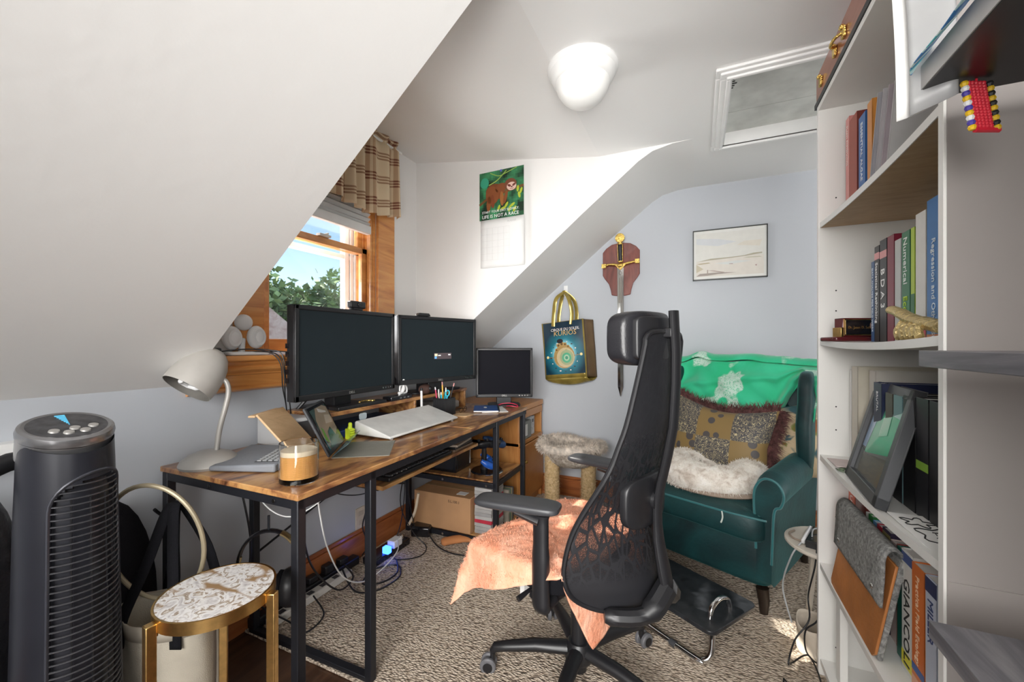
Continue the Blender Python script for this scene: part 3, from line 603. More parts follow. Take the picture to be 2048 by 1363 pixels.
# pen holder
ph = thing('pen_holder', 'square black mesh pen holder full of pens near the riser', 'pen holder', (-1.345, 2.00, TZ), R(-8))
q = MB(); a = .045
for b in ((-a, -a, a, -a+.002), (-a, a-.002, a, a), (-a, -a, -a+.002, a), (a-.002, -a, a, a)): q.box(b[0], b[1], 0, b[2], b[3], .105)
for i in range(12):
    x = -a+.004+i*.0078; q.box(x, -a-.0015, .004, x+.003, -a, .1); q.box(a, x, .004, a+.0015, x+.003, .1)
q.box(-a, -a, 0, a, a, .003); q.build('cup', BLK, ph, local=True, bevel=.0008)
pens = [('pencil', (.85, .45, .03), 'long yellow pencil, tallest in the pen holder', -.005, .0, .195, (-.16, .05)), ('pen', (.65, .03, .12), 'pink red pen at the left side of the pen holder', -.03, -.02, .165, (-.22, -.05)), ('pen', (.03, .50, .60), 'teal pen leaning right in the pen holder', .015, -.02, .16, (.30, -.1)), ('pen', (.03, .55, .75), 'bright cyan pen at the front of the pen holder', .008, -.03, .14, (.02, -.1)), ('pen', (.02, .02, .025), 'black pen with red white end leaning right in the pen holder', .02, .01, .19, (.42, .1)), ('pen', (.15, .55, .12), 'green pen at the left of the pen holder', -.032, .0, .15, (-.16, .02)), ('pen', (.75, .75, .74), 'white pen in the middle of the pen holder', -.012, -.022, .152, (-.05, -.12)), ('pen', (.28, .08, .40), 'purple pen in the pen holder behind the white pen', -.004, .012, .16, (-.02, .12)), ('scissors_handle', (.04, .52, .68), 'turquoise scissors handle loop at the right of the pen holder', .030, -.022, .135, (.25, -.02))]
for nm, c, lab, x, y, hh, (tx, ty) in pens:
    p0 = W['pen_holder'] @ V((x-tx*.03, y-ty*.03, .006)); p1 = W['pen_holder'] @ V((x+tx*hh*.5, y+ty*hh*.5, hh)); d = (p1-p0)
    mm = mat('pen_%02x%02x%02x' % tuple(int(k*255) for k in c), c, .35, var=.02)
    t = thing(nm, lab, 'scissors' if 'sci' in nm else nm, tuple(p0)); MB().tube([p0, p0+d*.9], .004, 8).build('barrel', mm, t)
    if 'sci' in nm: MB().tube([p1+V((.012*cos(k), .004*sin(k), .016*sin(k))) for k in [i*.52 for i in range(12)]], .0035, 8, closed=True).build('loop', mm, t)
    else: MB().tube([p0+d*.9, p0+d], [.0042, .003], 8).build('tip', mat('pen_tip', (.75, .35, .33), .5) if nm == 'pencil' or c[0] < .03 and c[1] < .03 else WPLA, t)
mk = thing('marker', 'white capped marker standing upright at the riser edge', 'marker', (-1.405, 1.87, .80))
MB().tube([(-1.408, 1.87, .790), (-1.408, 1.87, .815)], .0045, 10).build('cap', BLK, mk); MB().tube([(-1.408, 1.87, .815), (-1.408, 1.868, .905)], .0065, 10).build('barrel', WPLA, mk); MB().tube([(-1.408, 1.868, .905), (-1.408, 1.868, .920)], .0067, 10).build('end', BLK, mk)
# riser top things
def boxthing(name, label, cat, m, x0, y0, z0, x1, y1, z1, bevel=.003, rz=0, grp=None):
    c = ((x0+x1)/2, (y0+y1)/2); o = MB().box(x0-c[0], y0-c[1], 0, x1-c[0], y1-c[1], z1-z0).build(name, m, bevel=bevel); o.location = (c[0], c[1], z0); o.rotation_euler.z = rz; W[o.name] = Matrix.Translation(V(o.location)) @ rotz(rz); tag(o, label, cat, grp); return o
boxthing('tray', 'flat black tray on the riser below the large monitor', 'tray', BLK, -1.478, 1.30, RZ, -1.418, 1.60, RZ+.016)
q = MB(); q.tube(sm([(-1.45, 1.45, RZ+.020), (-1.462, 1.49, RZ+.021), (-1.445, 1.52, RZ+.020)], 4), .003, 6); q.lathe([(.001, 0), (.013, .0), (.013, .004), (.001, .004)], c=(-1.45, 1.535, RZ+.0165), seg=14)
tag(q.build('keys', BRASS), 'small bunch of brass keys on the flat black tray', 'keys')
hb = thing('network_box', 'black rectangular electronics box with side ports on the riser', 'electronics box', (-1.455, 1.72, RZ)); MB().box(-1.478, 1.635, RZ, -1.418, 1.80, RZ+.022).build('case', BLKG, hb, bevel=.004)
for i in range(3): MB().box(-1.418, 1.70+i*.03, RZ+.007, -1.4175, 1.714+i*.03, RZ+.014).build('port', STEEL, hb)
fg = thing('white_figurine', 'small white twisted figurine on top of the black electronics box', 'figurine', (-1.445, 1.755, RZ+.0225))
q = MB(); c = V((-1.445, 1.755, RZ+.0225)); q.ball(c+V((0, 0, .075)), .011, 12); q.tube(sm([c+V((0, -.03, .008)), c+V((0, -.01, .012)), c+V((.0, .004, .035)), c+V((0, 0, .065))], 5), [.009]*6+[.011]*5+[.008]*5, 10)
q.tube(sm([c+V((0, .0, .05)), c+V((0, .028, .038)), c+V((0, .03, .01)), c+V((0, .0, .006))], 4), .0055, 8); q.tube(sm([c+V((0, .0, .05)), c+V((0, -.022, .045)), c+V((0, -.025, .02))], 4), .0045, 8); q.build('body', WPLA, fg)
MB().box(c.x+.002, c.y+.006, c.z+.053, c.x+.010, c.y+.013, c.z+.066).build('gold_accent', BRASS, fg, bevel=.002)
ms = thing('trackball', 'brown rounded trackball mouse on the riser beside the white marker', 'mouse', (-1.44, 1.945, RZ)); MB().ball((-1.44, 1.945, RZ+.032), (.030, .050, .030), 20).build('body', mat('brown_plastic', (.10, .055, .045), .4), ms); MB().ball((-1.412, 1.955, RZ+.036), .013, 14).build('ball', BLK, ms)
boxthing('drive', 'thin black hard drive box at the right end of the riser', 'hard drive', BLK, -1.46, 2.14, RZ, -1.418, 2.29, RZ+.015)
boxthing('adapter', 'small flat black adapter lying on the thin black hard drive box', 'adapter', BLKG, -1.452, 2.18, RZ+.0155, -1.425, 2.23, RZ+.022)
boxthing('binder', 'dark navy binder lying under the riser shelf behind the whiteboard', 'binder', mat('navy', (.012, .03, .12), .35), -1.66, 1.28, TZ+.001, -1.43, 1.79, TZ+.032)
q = boxthing('mini_computer', 'silver compact computer box under the right end of the riser', 'computer', SILVER, -1.60, 2.13, TZ+.001, -1.425, 2.30, TZ+.05, .012)
cs = MB().prism(rrect(.10, .10, .02), (-1.245, 2.045, TZ+.0005), (1, 0, 0), (0, 1, 0), (0, 0, .006)).build('coaster', PLY, bevel=.001); tag(cs, 'light wooden square coaster beside the sloping whiteboard', 'coaster')
gl = thing('eyeglasses', 'thin framed eyeglasses lying beside the pen holder', 'glasses', (-1.33, 2.14, TZ))
q = MB()
for y in (2.115, 2.16): q.tube([(-1.30+.002*sin(k), y+.019*cos(k), TZ+.018+.015*sin(k)) for k in [i*.524 for i in range(12)]], .0015, 6, closed=True)
q.tube([(-1.30, 2.134, TZ+.020), (-1.30, 2.141, TZ+.020)], .0015, 6); q.build('frame', BLKG, gl)
for y in (2.096, 2.179): MB().tube([(-1.30, y, TZ+.020), (-1.36, y-.004, TZ+.012), (-1.42, y-.006, TZ+.003)], .0018, 6).build('temple', BLKG, gl)
nb = thing('notebook', 'blue spiral notebook on loose papers near the far desk end', 'notebook', (-1.215, 2.275, TZ+.004), R(28))
MB().box(-.075, -.105, 0, .075, .105, .008).build('pages', PAPER, nb, local=True); MB().box(-.077, -.107, .008, .077, .107, .0095).build('cover', mat('cobalt', (.02, .09, .32), .35), nb, local=True, bevel=.0005)
MB().prism([(-.02, .0), (-.01, .012), (.012, .016), (.026, .006), (.01, -.003), (-.008, -.006)], (.0, .02, .0096), (0, 1, 0), (-1, 0, 0), (0, 0, .0004)).build('cover_mark', PAPER, nb, local=True, smooth=0)
q = MB()
for i in range(24): q.tube([(.077+.006*cos(k), -.10+i*.0087, .005+.0065*sin(k)) for k in [j*.785 for j in range(8)]], .0008, 4, closed=True)
q.build('spiral', BLK, nb, local=True)
pp = MB().box(-.08, -.11, 0, .08, .11, .003).build('paper_sheets', PAPER); pp.location = (-1.185, 2.305, TZ+.0005); pp.rotation_euler.z = R(36); tag(pp, 'loose white papers under the blue spiral notebook', 'papers')
cbp = MB().tube(sm([(-1.21, 2.42, TZ+.006), (-1.19, 2.45, TZ+.018), (-1.14, 2.47, TZ+.022), (-1.09, 2.465, TZ+.016), (-1.07, 2.44, TZ+.006), (-1.11, 2.42, TZ+.012), (-1.15, 2.44, TZ+.006)], 6), .0028, 8).build('red_cable', mat('pink_red', (.72, .04, .10), .4)); tag(cbp, 'coiled pink red cable at the foot of the small monitor', 'cable')
# sill device
sp_ = thing('twin_speaker', 'white device with two round heads on the window sill', 'speaker', (-1.715, 1.06, 1.12))
MB().prism(rrect(.10, .17, .02), (-1.70, 1.075, 1.121), (1, 0, 0), (0, 1, 0), (0, 0, .014)).tube([(-1.70, 1.06, 1.13), (-1.71, 1.07, 1.19)], .012, 12).build('base', WPLA, sp_, bevel=.004)
for (x, y, z, a) in ((-1.70, 1.022, 1.19, -15), (-1.69, 1.115, 1.195, 20)):
    h = MB().ball((x, y, z), (.030, .036, .048), 24).build('head', WPLA, sp_)
    MB().lathe([(.001, .0), (.026, .0), (.030, -.006), (.028, -.008)], T=at((x+.026, y, z), ('Y', 90)), seg=24, sx=1.3).build('grille', mat('light_grille', (.76, .76, .76), .6, var=.01), h)
MB().ball((-1.71, 1.075, 1.255), (.030, .034, .034), 20).build('head', WPLA, sp_)
dv = MB().box(-.03, -.02, 0, .03, .02, .03).build('clock', DGREY, bevel=.006); dv.location = (-1.70, .945, 1.121); dv.rotation_euler.z = .3; tag(dv, 'small dark grey gadget at the left end of the window sill', 'gadget')
# cables from the sill
for i, (pts, lab) in enumerate([([(-1.70, .97, 1.135), (-1.66, 1.06, 1.145), (-1.625, 1.13, 1.13), (-1.60, 1.16, 1.08), (-1.60, 1.17, .98), (-1.62, 1.20, .90), (-1.655, 1.235, .80), (-1.66, 1.24, .765)], 'thin black cable from the gadget hanging over the sill, nearest the lamp'), ([(-1.70, .975, 1.125), (-1.65, 1.09, 1.135), (-1.618, 1.16, 1.12), (-1.60, 1.175, 1.05), (-1.605, 1.185, .94), (-1.665, 1.245, .80), (-1.67, 1.25, .765)], 'black cable hanging over the sill just right of its twin'), ([(-1.685, 1.10, 1.145), (-1.65, 1.15, 1.14), (-1.618, 1.18, 1.12), (-1.605, 1.19, 1.0), (-1.615, 1.215, .90), (-1.66, 1.255, .80), (-1.665, 1.26, .765)], 'cable plugged into the white device, hanging down to the desk'), ([(-1.68, 1.02, 1.125), (-1.66, 1.17, 1.135), (-1.618, 1.25, 1.12), (-1.60, 1.28, 1.05), (-1.60, 1.33, .97), (-1.58, 1.38, .93), (-1.56, 1.42, .93)], 'black cable running from the sill down behind the large monitor')]):
    tag(MB().tube(sm(pts, 6), .0024, 6).build('cable', BLK), lab, 'cable')
tag(MB().tube(sm([(-1.60, 1.42, .94), (-1.60, 1.36, .95), (-1.62, 1.31, .92), (-1.64, 1.28, .88), (-1.665, 1.255, .84), (-1.67, 1.25, .765)], 5), [.003]*9+[.008]*8+[.003]*9, 8).build('cable', BLK), 'black cable with a thick ferrite lump above the grey box', 'cable')

# ================================================================ UNDER THE DESK
kb = thing('keyboard', 'long black keyboard with media keys on the pull-out tray', 'keyboard', DL(-.20, .75, .606), DA)
MB().box(-.10, -.23, 0, .075, .24, .018).build('body', BLK, kb, bevel=.004, local=True)
q = MB()
for i in range(5):
    for j in range(15): q.box(-.085+i*.031, -.218+j*.030, .018, -.085+i*.031+.026, -.218+j*.030+.025, .025)
q.build('keycaps', DGREY, kb, bevel=.002, local=True)
for j in range(4): MB().lathe([(.001, 0), (.006, 0), (.006, .004), (.001, .004)], c=(.060, -.20+j*.03, .018), seg=10).build('media_key', SILVER, kb, local=True)
for i, (m_, z, lab) in enumerate(((mat('brown_cover', (.16, .11, .075), .5), 0, 'brown notebook on the pull-out tray, lowest of the small pile'), (BLK, .013, 'thin black notebook in the middle of the pile on the pull-out tray'), (mat('taupe_cover', (.38, .31, .25), .5), .024, 'taupe notebook topmost of the pile on the pull-out tray'))):
    p = DL(-.20, 1.12, .606+z); o = MB().box(-.075, -.10, 0, .07, .10, .011).build('notebook', m_, bevel=.002); o.location = p; o.rotation_euler.z = DA+.07*i; tag(o, lab, 'notebook', 'notebooks on the keyboard tray')
p = DL(-.15, 1.12, .645); o = MB().tube([(0, -.09, 0), (.01, .09, 0)], .0045, 8).ball((0.0, .0, .004), .011, 10).build('key_fob', SILVER); o.location = p; tag(o, 'silver pen shaped fob lying on the taupe notebook', 'fob')
tw = thing('computer_tower', 'glossy black desktop computer case on the middle desk shelf', 'computer', DL(-.47, 1.42, .385), DA); MB().box(-.16, -.09, 0, .16, .09, .17).build('case', BLKG, tw, bevel=.004, local=True); MB().box(.16, -.075, .02, .163, .07, .15).build('front_panel', BLK, tw, local=True); MB().box(.158, .082, .02, .164, .086, .15).build('light_strip', STEEL, tw, local=True)
ch = thing('charging_stand', 'round black charging stand holding two game controllers on the desk shelf', 'stand', DL(-.155, 1.44, .385), DA)
MB().lathe([(.001, 0), (.095, 0), (.098, .006), (.092, .014), (.001, .014)], seg=32).build('base', BLKG, ch, local=True); MB().lathe([(.0985, .004), (.100, .006), (.0985, .008)], seg=32, cap=False).build('rim', CHROME, ch, local=True); MB().tube([(-.02, 0, .014), (-.02, 0, .15)], [.022, .014], 10).build('post', BLK, ch, local=True)
def pad(label, m_, loc, rz, tilt):
    t = thing('game_controller', label, 'game controller', loc, rz, 'controllers on the charging stand'); T = Matrix.Rotation(R(tilt), 4, 'Y')
    q = MB(); q.ball((0, 0, 0), (.035, .05, .022), 20, T)
    for s_ in (-1, 1): q.tube([T @ V(p) for p in sm([(0, s_*.035, 0), (.0, s_*.062, -.004), (-.03, s_*.075, -.012), (-.07, s_*.08, -.018)], 4)], [.022]*5+[.020]*5+[.015, .013, .011], 12)
    q.build('shell', m_, t, local=True)
    for s_ in (-1, 1): MB().lathe([(.001, .03), (.010, .03), (.009, .022), (.006, .010)], c=(-.008, s_*.028, 0), T=T, seg=14).build('thumbstick', BLK, t, local=True)
    return t
pad('blue game controller resting on the round charging stand base', mat('controller_blue', (.012, .09, .42), .35), DL(-.105, 1.405, .455), DA+.5, 42)
pad('black game controller on the upper part of the charging stand', BLK, DL(-.165, 1.41, .555), DA+2.4, 35)
pad('dark controller with blue edge behind the black one on the stand', mat('controller_navy', (.02, .06, .16), .4), DL(-.12, 1.53, .55), DA+.9, 30)
bx = thing('cardboard_box', 'brown cardboard box on the lowest desk shelf', 'box', DL(-.375, 1.40, .063), DA)
MB().box(-.20, -.125, 0, .195, .125, .205).build('carton', CARD, bx, bevel=.003, local=True)
MB().box(-.20, -.012, .2052, .195, .03, .2058).build('tape', mat('packing_tape', (.40, .25, .13), .25), bx, local=True); MB().box(.08, -.09, .2054, .14, -.04, .2062).build('label', PAPER, bx, local=True)
text('S.L.100.1', .022, mat('ink2', (.06, .035, .02), .8), bx, (.045, -.1258, .165), (1, 0, 0), (0, 0, 1), 'print', local=True)
for i in range(13):
    h0 = .063+i*.0205; ci = (1, 3, 0, 2, 4, 1, 3, 0, 2, 2, 1, 3, 4)[i]; c = [(.42, .41, .40), (.34, .33, .33), (.50, .03, .06), (.38, .37, .36), (.45, .44, .43)][ci]
    o = MB().box(-.055, -.08, 0, .055, .08, .019).build('magazine', mat('mag_%d' % int(c[0]*100+c[1]*10), c, .5)); o.location = DL(-.115, 1.39, h0); o.rotation_euler.z = DA+.03*sin(i*2.1)
    tag(o, ('red' if ci == 2 else 'whitish')+' magazine, '+('topmost' if i == 12 else 'lowest' if i == 0 else ['', 'second', 'third', 'fourth', 'fifth', 'sixth', 'seventh', 'eighth', 'ninth', 'tenth', 'eleventh', 'twelfth'][i]+' from the bottom')+' of the pile beside the cardboard box', 'magazine', 'magazine pile beside the cardboard box')
for i in range(4):
    c = [(.30, .27, .22), (.12, .20, .14), (.35, .30, .2), (.08, .08, .09)][i]
    o = MB().box(-.06, -.008, 0, .06, .008, .20).build('book', mat('thin_book_%d' % i, c, .6)); o.location = DL(-.10, 1.515+i*.020, .063); o.rotation_euler.z = DA
    tag(o, ['greyish thin book upright next to the magazine pile, nearest one', 'dark green thin book upright by the magazine pile', 'tan thin book upright behind the dark green one', 'black thin book upright at the far end of the lowest desk shelf'][i], 'book', 'thin books on the lowest desk shelf')
# pine cabinet in the corner
cb = thing('pine_cabinet', 'honey pine cabinet with open shelf in the far corner', 'cabinet', (-1.38, 2.74, 0))
q = MB(); x0, x1, y0, y1 = -1.665, -1.085, 2.515, 2.965
q.box(x0, y0, .705, x1, y1, .742).box(x0, y0, 0, x1-.01, y0+.022, .705).box(x0, y1-.022, 0, x1-.01, y1, .705).box(x0, y0, 0, x0+.01, y1, .705).box(x0, y0, .47, x1-.005, y1, .495).box(x0, y0, .06, x1-.01, y1, .08).box(x0, y0, 0, x1-.03, y1, .06)
q.build('carcass', PINE, cb, bevel=.003)
dr = MB().box(x1-.012, y0+.005, .085, x1+.004, y1-.005, .465).build('door', PINE, cb, bevel=.004); MB().ball((x1+.018, y0+.06, .36), .013, 12).build('knob', BRASS, dr)
MB().box(x1-.012, y0+.022, .655, x1, y1-.022, .703).build('top_rail', PINE, cb)
gbn = thing('storage_bin', 'grey fabric storage bin with paper tag in the pine cabinet opening', 'bin', (-1.20, 2.66, .495)); MB().box(-1.35, 2.56, .496, -1.10, 2.76, .62).build('bin_body', mat('bin_grey', (.27, .28, .26), .8), gbn, bevel=.006); MB().box(-1.0985, 2.60, .52, -1.0975, 2.68, .60).build('tag', PAPER, gbn)
slp = thing('speckled_box', 'white speckled box with a black slot beside the grey bin', 'box', (-1.2, 2.85, .495)); MB().box(-1.30, 2.80, .496, -1.12, 2.87, .63).build('box_body', fluffy('speckle', [(.3, .3, .3), (.6, .6, .6), (.7, .7, .7)], 60), slp, bevel=.003); MB().box(-1.1195, 2.825, .585, -1.119, 2.845, .61).build('slot', BLK, slp)
# small rustic side organiser seen through the desk frame
# cables and power strips on the floor
ol = thing('wall_outlet', 'beige wall outlet plate on the wall above the left baseboard', 'outlet', (XW, 1.70, .19)); MB().box(XW, 1.66, .155, XW+.006, 1.735, .27).build('plate', mat('ivory', (.68, .60, .47), .4), ol, bevel=.002); MB().box(XW+.006, 1.68, .225, XW+.007, 1.715, .25).box(XW+.006, 1.68, .175, XW+.007, 1.715, .20).build('sockets', mat('ivory2', (.55, .48, .37), .4), ol)
pw = thing('power_strip', 'long white power strip lying along the left baseboard', 'power strip', (-1.585, 1.33, .012)); MB().box(-1.61, 1.10, .012, -1.565, 1.52, .045).build('strip_body', mat('dirty_white', (.66, .64, .60), .5), pw, bevel=.005)
for i in range(5): MB().box(-1.600, 1.14+i*.07, .045, -1.575, 1.17+i*.07, .0455).build('socket', DGREY, pw)
pb = thing('power_strip', 'long black power strip tucked behind the white one', 'power strip', (-1.645, 1.4, .012)); MB().box(-1.665, 1.06, .012, -1.618, 1.62, .055).build('strip_body', BLK, pb, bevel=.006)
for i in range(5): MB().box(-1.66, 1.14+i*.09, .055, -1.622, 1.19+i*.09, .085+.01*(i % 2)).build('plug', BLK, pb, bevel=.006)
pa = boxthing('power_brick', 'black power adapter brick on the carpet below the cardboard box', 'adapter', BLKG, -1.58, 1.98, .012, -1.46, 2.08, .075, .012, .3)
us = thing('surge_protector', 'surge protector with glowing blue light and white plug under the desk', 'surge protector', (-1.55, 1.74, .012)); MB().box(-1.60, 1.62, .012, -1.51, 1.90, .05).build('body', BLKG, us, bevel=.006); MB().box(-1.53, 1.69, .05, -1.49, 1.72, .085).build('blue_light', mat('blue_led', (.02, .1, .9), .3, emit=((.03, .12, 1), 7)), us, bevel=.004)
MB().box(-1.55, 1.75, .05, -1.50, 1.82, .09).build('white_plug', WPLA, us, bevel=.006); MB().ball((-1.53, 1.84, .075), .018, 12).build('clear_plug', STEEL, us)
sl = MB().tube(sm([(-1.33, 1.95, .035), (-1.27, 2.01, .038), (-1.19, 2.06, .035), (-1.14, 2.10, .03)], 5), [.02]+[.032]*6+[.026]*4+[.030]*4+[.015], 14, flat=.62).build('slipper', mat('orange_slipper', (.50, .20, .07), .8)); tag(sl, 'orange brown slipper on the carpet below the cardboard box', 'slipper')
CAB = [([(-1.56, .95, .72), (-1.52, .98, .45), (-1.56, 1.0, .22), (-1.58, 1.08, .10), (-1.52, 1.14, .03), (-1.42, 1.13, .02), (-1.44, 1.24, .02), (-1.55, 1.28, .05)], .0035, BLK, 'black cable dropping from the desk and looping at the near end of the white strip'),
 ([(-1.42, 1.10, .72), (-1.44, 1.13, .50), (-1.47, 1.20, .25), (-1.45, 1.32, .08), (-1.50, 1.46, .05), (-1.60, 1.50, .07)], .004, BLK, 'thick black cable dropping below the tablet to the black strip'),
 ([(-1.30, 1.35, .58), (-1.36, 1.40, .42), (-1.44, 1.46, .30), (-1.52, 1.58, .15), (-1.60, 1.62, .06)], .0035, BLK, 'black cable hanging from the front of the keyboard tray'),
 ([(-1.45, 1.78, .59), (-1.47, 1.80, .35), (-1.53, 1.84, .15), (-1.55, 1.80, .04)], .003, BLK, 'black cable in the bundle left of the cardboard box'),
 ([(-1.47, 1.84, .59), (-1.49, 1.86, .33), (-1.50, 1.92, .12), (-1.52, 1.98, .06)], .0025, BLK, 'thin black cable in the bundle falling to the power brick'),
 ([(-1.43, 1.80, .59), (-1.50, 1.80, .30), (-1.48, 1.88, .10), (-1.40, 1.90, .02), (-1.37, 1.80, .018), (-1.46, 1.72, .02), (-1.52, 1.76, .04)], .003, BLK, 'black cable ending in a loop on the carpet left of the slipper'),
 ([(-1.66, 1.30, .56), (-1.60, 1.45, .44), (-1.55, 1.60, .40), (-1.50, 1.75, .45), (-1.46, 1.86, .59)], .003, BLK, 'black cable sagging in an arc below the keyboard tray'),
 ([(-1.55, 1.44, .09), (-1.45, 1.42, .02), (-1.36, 1.47, .018), (-1.34, 1.60, .018), (-1.42, 1.68, .018), (-1.50, 1.60, .018), (-1.46, 1.48, .02), (-1.38, 1.52, .022), (-1.37, 1.62, .022), (-1.44, 1.70, .03)], .004, BLK, 'thick coil of black cable on the carpet beyond the white strip'),
 ([(-1.5, 2.02, .07), (-1.36, 1.94, .02), (-1.22, 1.90, .018), (-1.10, 1.94, .018), (-1.05, 2.05, .018)], .0035, BLK, 'black cable trailing in front of the slipper'),
 ([(-1.20, 1.0, .715), (-1.24, 1.05, .56), (-1.29, 1.13, .38), (-1.34, 1.25, .20), (-1.38, 1.40, .09), (-1.40, 1.55, .07), (-1.42, 1.68, .09), (-1.50, 1.78, .09)], .003, WPLA, 'white cable curving down from the desktop to the white plug'),
 ([(-1.20, 1.05, .715), (-1.22, 1.06, .62), (-1.30, .98, .56), (-1.42, .96, .60), (-1.46, .97, .70)], .0022, WPLA, 'short thin white cable sagging just under the desktop')]
for pts, r_, m_, lab in CAB: tag(MB().tube(sm(pts, 8), r_, 7).build('cable', m_), lab, 'cable')
cc = MB().tube(sm([(-1.475, 1.93, .30), (-1.50, 1.93, .19), (-1.535, 1.915, .11)], 4), .008, 8).build('cable_sleeve', mat('cream_sleeve', (.62, .52, .38), .6)); tag(cc, 'cream cable sleeve around the bundle left of the cardboard box', 'cable sleeve')
# headphones on a desk hook
hp = thing('headphones', 'black over-ear headphones with gold band hanging by the left desk frame', 'headphones', (-1.30, .90, .565), R(35))
arc = [(.092*sin(a), 0, -.02+.105*cos(a)-.105) for a in [R(-115+i*10) for i in range(24)]]
MB().tube(arc, .0125, 10, flat=.45, up=(0, 0, 1)).build('headband', BLKG, hp, local=True)
MB().tube(arc[14:20], .0145, 10, flat=.5, up=(0, 0, 1)).build('gold_band', mat('pale_gold', (.55, .45, .25), .3, 1), hp, local=True)
for s_ in (-1, 1):
    c = V((s_*.066, 0, -.215)); e_ = MB().lathe([(.001, -.02), (.045, -.02), (.05, -.008), (.05, .008), (.044, .02), (.001, .02)], T=at(c, ('Y', 90)), seg=28, sx=1.25).build('ear_cup', BLK, hp, local=True)
    MB().lathe([(.022, 0), (.044, .0), (.046, .012), (.034, .020), (.022, .012)], T=at(c-V((s_*.022, 0, 0)), ('Y', -90*s_)), seg=28, sx=1.25, cap=False).build('ear_pad', FAB, e_, local=True)
    MB().tube([(s_*.086, 0, -.10), (s_*.096, 0, -.15), (s_*.090, 0, -.215)], .006, 8).build('yoke', mat('pale_gold', (.55, .45, .25), .3, 1), hp, local=True)
MB().tube([(0, 0, -.02), (0, 0, .03)], .004, 8).build('hook', BLKM, hp, local=True)

# ================================================================ LEFT FOREGROUND
fn = thing('tower_fan', 'tall dark tower fan with silver rimmed control panel', 'fan', (-1.336, .436, 0), R(22))
def fanr(z): return interp([(0, .098), (.3, .094), (.75, .086), (.98, .079)], z)
q = MB(); zs = [0.03+i*(.925)/30 for i in range(31)]; seg = 64; A0, A1 = R(-62), R(56)
def inside(a, z): 
    a = (a+pi) % (2*pi)-pi
    if a < A0 or a > A1: return False
    mid = (A0+A1)/2; hw = (A1-A0)/2; top = .80+.075*math.sqrt(max(0, 1-((a-mid)/hw)**2)); return z < top and z > .12
nz = 120
for i in range(nz+1):
    z = .03+.925*i/nz
    for k in range(seg*2):
        a = 2*pi*k/(seg*2); ins = inside(a, z); r_ = fanr(z)-(.014 if ins else 0); slope = 0
        zz = z-(.030*max(0, (z-.78)/.155))*cos(a+R(25)); q.v.append(V((r_*cos(a), r_*sin(a)*.95, zz)))
for i in range(nz):
    for k in range(seg*2): a = i*seg*2+k; b = i*seg*2+(k+1) % (seg*2); q.face((a, b, b+seg*2, a+seg*2))
q.build('body', mat('fan_charcoal', (.020, .021, .028), .32, .2), fn, smooth=50, local=True)
MB().box(-.105, -.10, 0, .105, .10, .012).lathe([(.115, 0), (.12, .006), (.112, .02), (.10, .04), (.001, .04)], seg=40).build('base', BLK, fn, bevel=.006, local=True)
Tt = at((0, 0, .972), ('Z', -25), ('Y', 17)) @ Matrix.Scale(.86, 4)
MB().lathe([(.093, -.018), (.094, -.008), (.091, .003), (.084, .008), (.076, .006), (.001, .004)], seg=56, T=Tt).lathe([(.0905, -.075), (.0915, -.02)], seg=56, T=Tt, cap=False).build('top_rim', mat('silver_rim', (.30, .30, .31), .25, .8), fn, local=True)
tp = MB().lathe([(.077, .0065), (.05, .0085), (.001, .0095)], seg=48, T=Tt).build('control_panel', mat('dusty_black', (.05, .05, .055), .35, var=.3, vs=60), fn, local=True)
for (x, y) in ((.035, -.035), (.052, -.012), (.030, .005), (.050, .020), (.027, .042)): MB().lathe([(.011, .008), (.010, .012), (.001, .013)], c=(x, y, 0), T=Tt, seg=20).build('button', SILVER, tp, local=True)
q = MB()
for i in range(7): q.box(-.062+i*.010, -.012+i*.002, .0092, -.055+i*.010, .008-i*.001, .0098, T=Tt)
q.build('display', mat('lcd_blue', (.10, .50, .75), .4, emit=((.08, .40, .65), .5)), tp, local=True)
# grille: horizontal bars across the arched opening
for i in range(52):
    z = .135+i*.0141
    aa = [A0+.02+(A1-A0-.04)*k/24 for k in range(25)]; aa = [a for a in aa if inside(a, z+.002)]
    if len(aa) > 2: MB().tube([((fanr(z)-.0015)*cos(a), (fanr(z)-.0015)*sin(a)*.95, z-.0035*cos((a-(A0+A1)/2)*1.3)) for a in aa], .0023, 6, flat=.8).build('grille_bar', mat('grille_grey', (.10, .10, .11), .22, .5), fn, local=True)
q = MB()
for a in (R(-38), R(-14), R(10), R(34)): q.tube([((fanr(z)-.006)*cos(a), (fanr(z)-.006)*sin(a)*.95, z) for z in (.13, .5, .82)], .0018, 6)
q.build('grille_rib', BLK, fn, local=True)
q = MB(); mid = (A0+A1)/2; hw = (A1-A0)/2
arch = [(A0, .12)]+[(A0, .12+.68*k/8) for k in range(1, 9)]+[(mid-hw*cos(t), .80+.075*sin(t)) for t in [pi*k/16 for k in range(1, 16)]]+[(A1, .80-.68*k/8) for k in range(0, 9)]
q.tube([((fanr(z)+.000)*cos(a), (fanr(z)+.000)*sin(a)*.95, z) for a, z in arch], .0045, 8, flat=.7); q.build('grille_frame', mat('fan_charcoal2', (.05, .052, .065), .28, .3), fn, local=True)
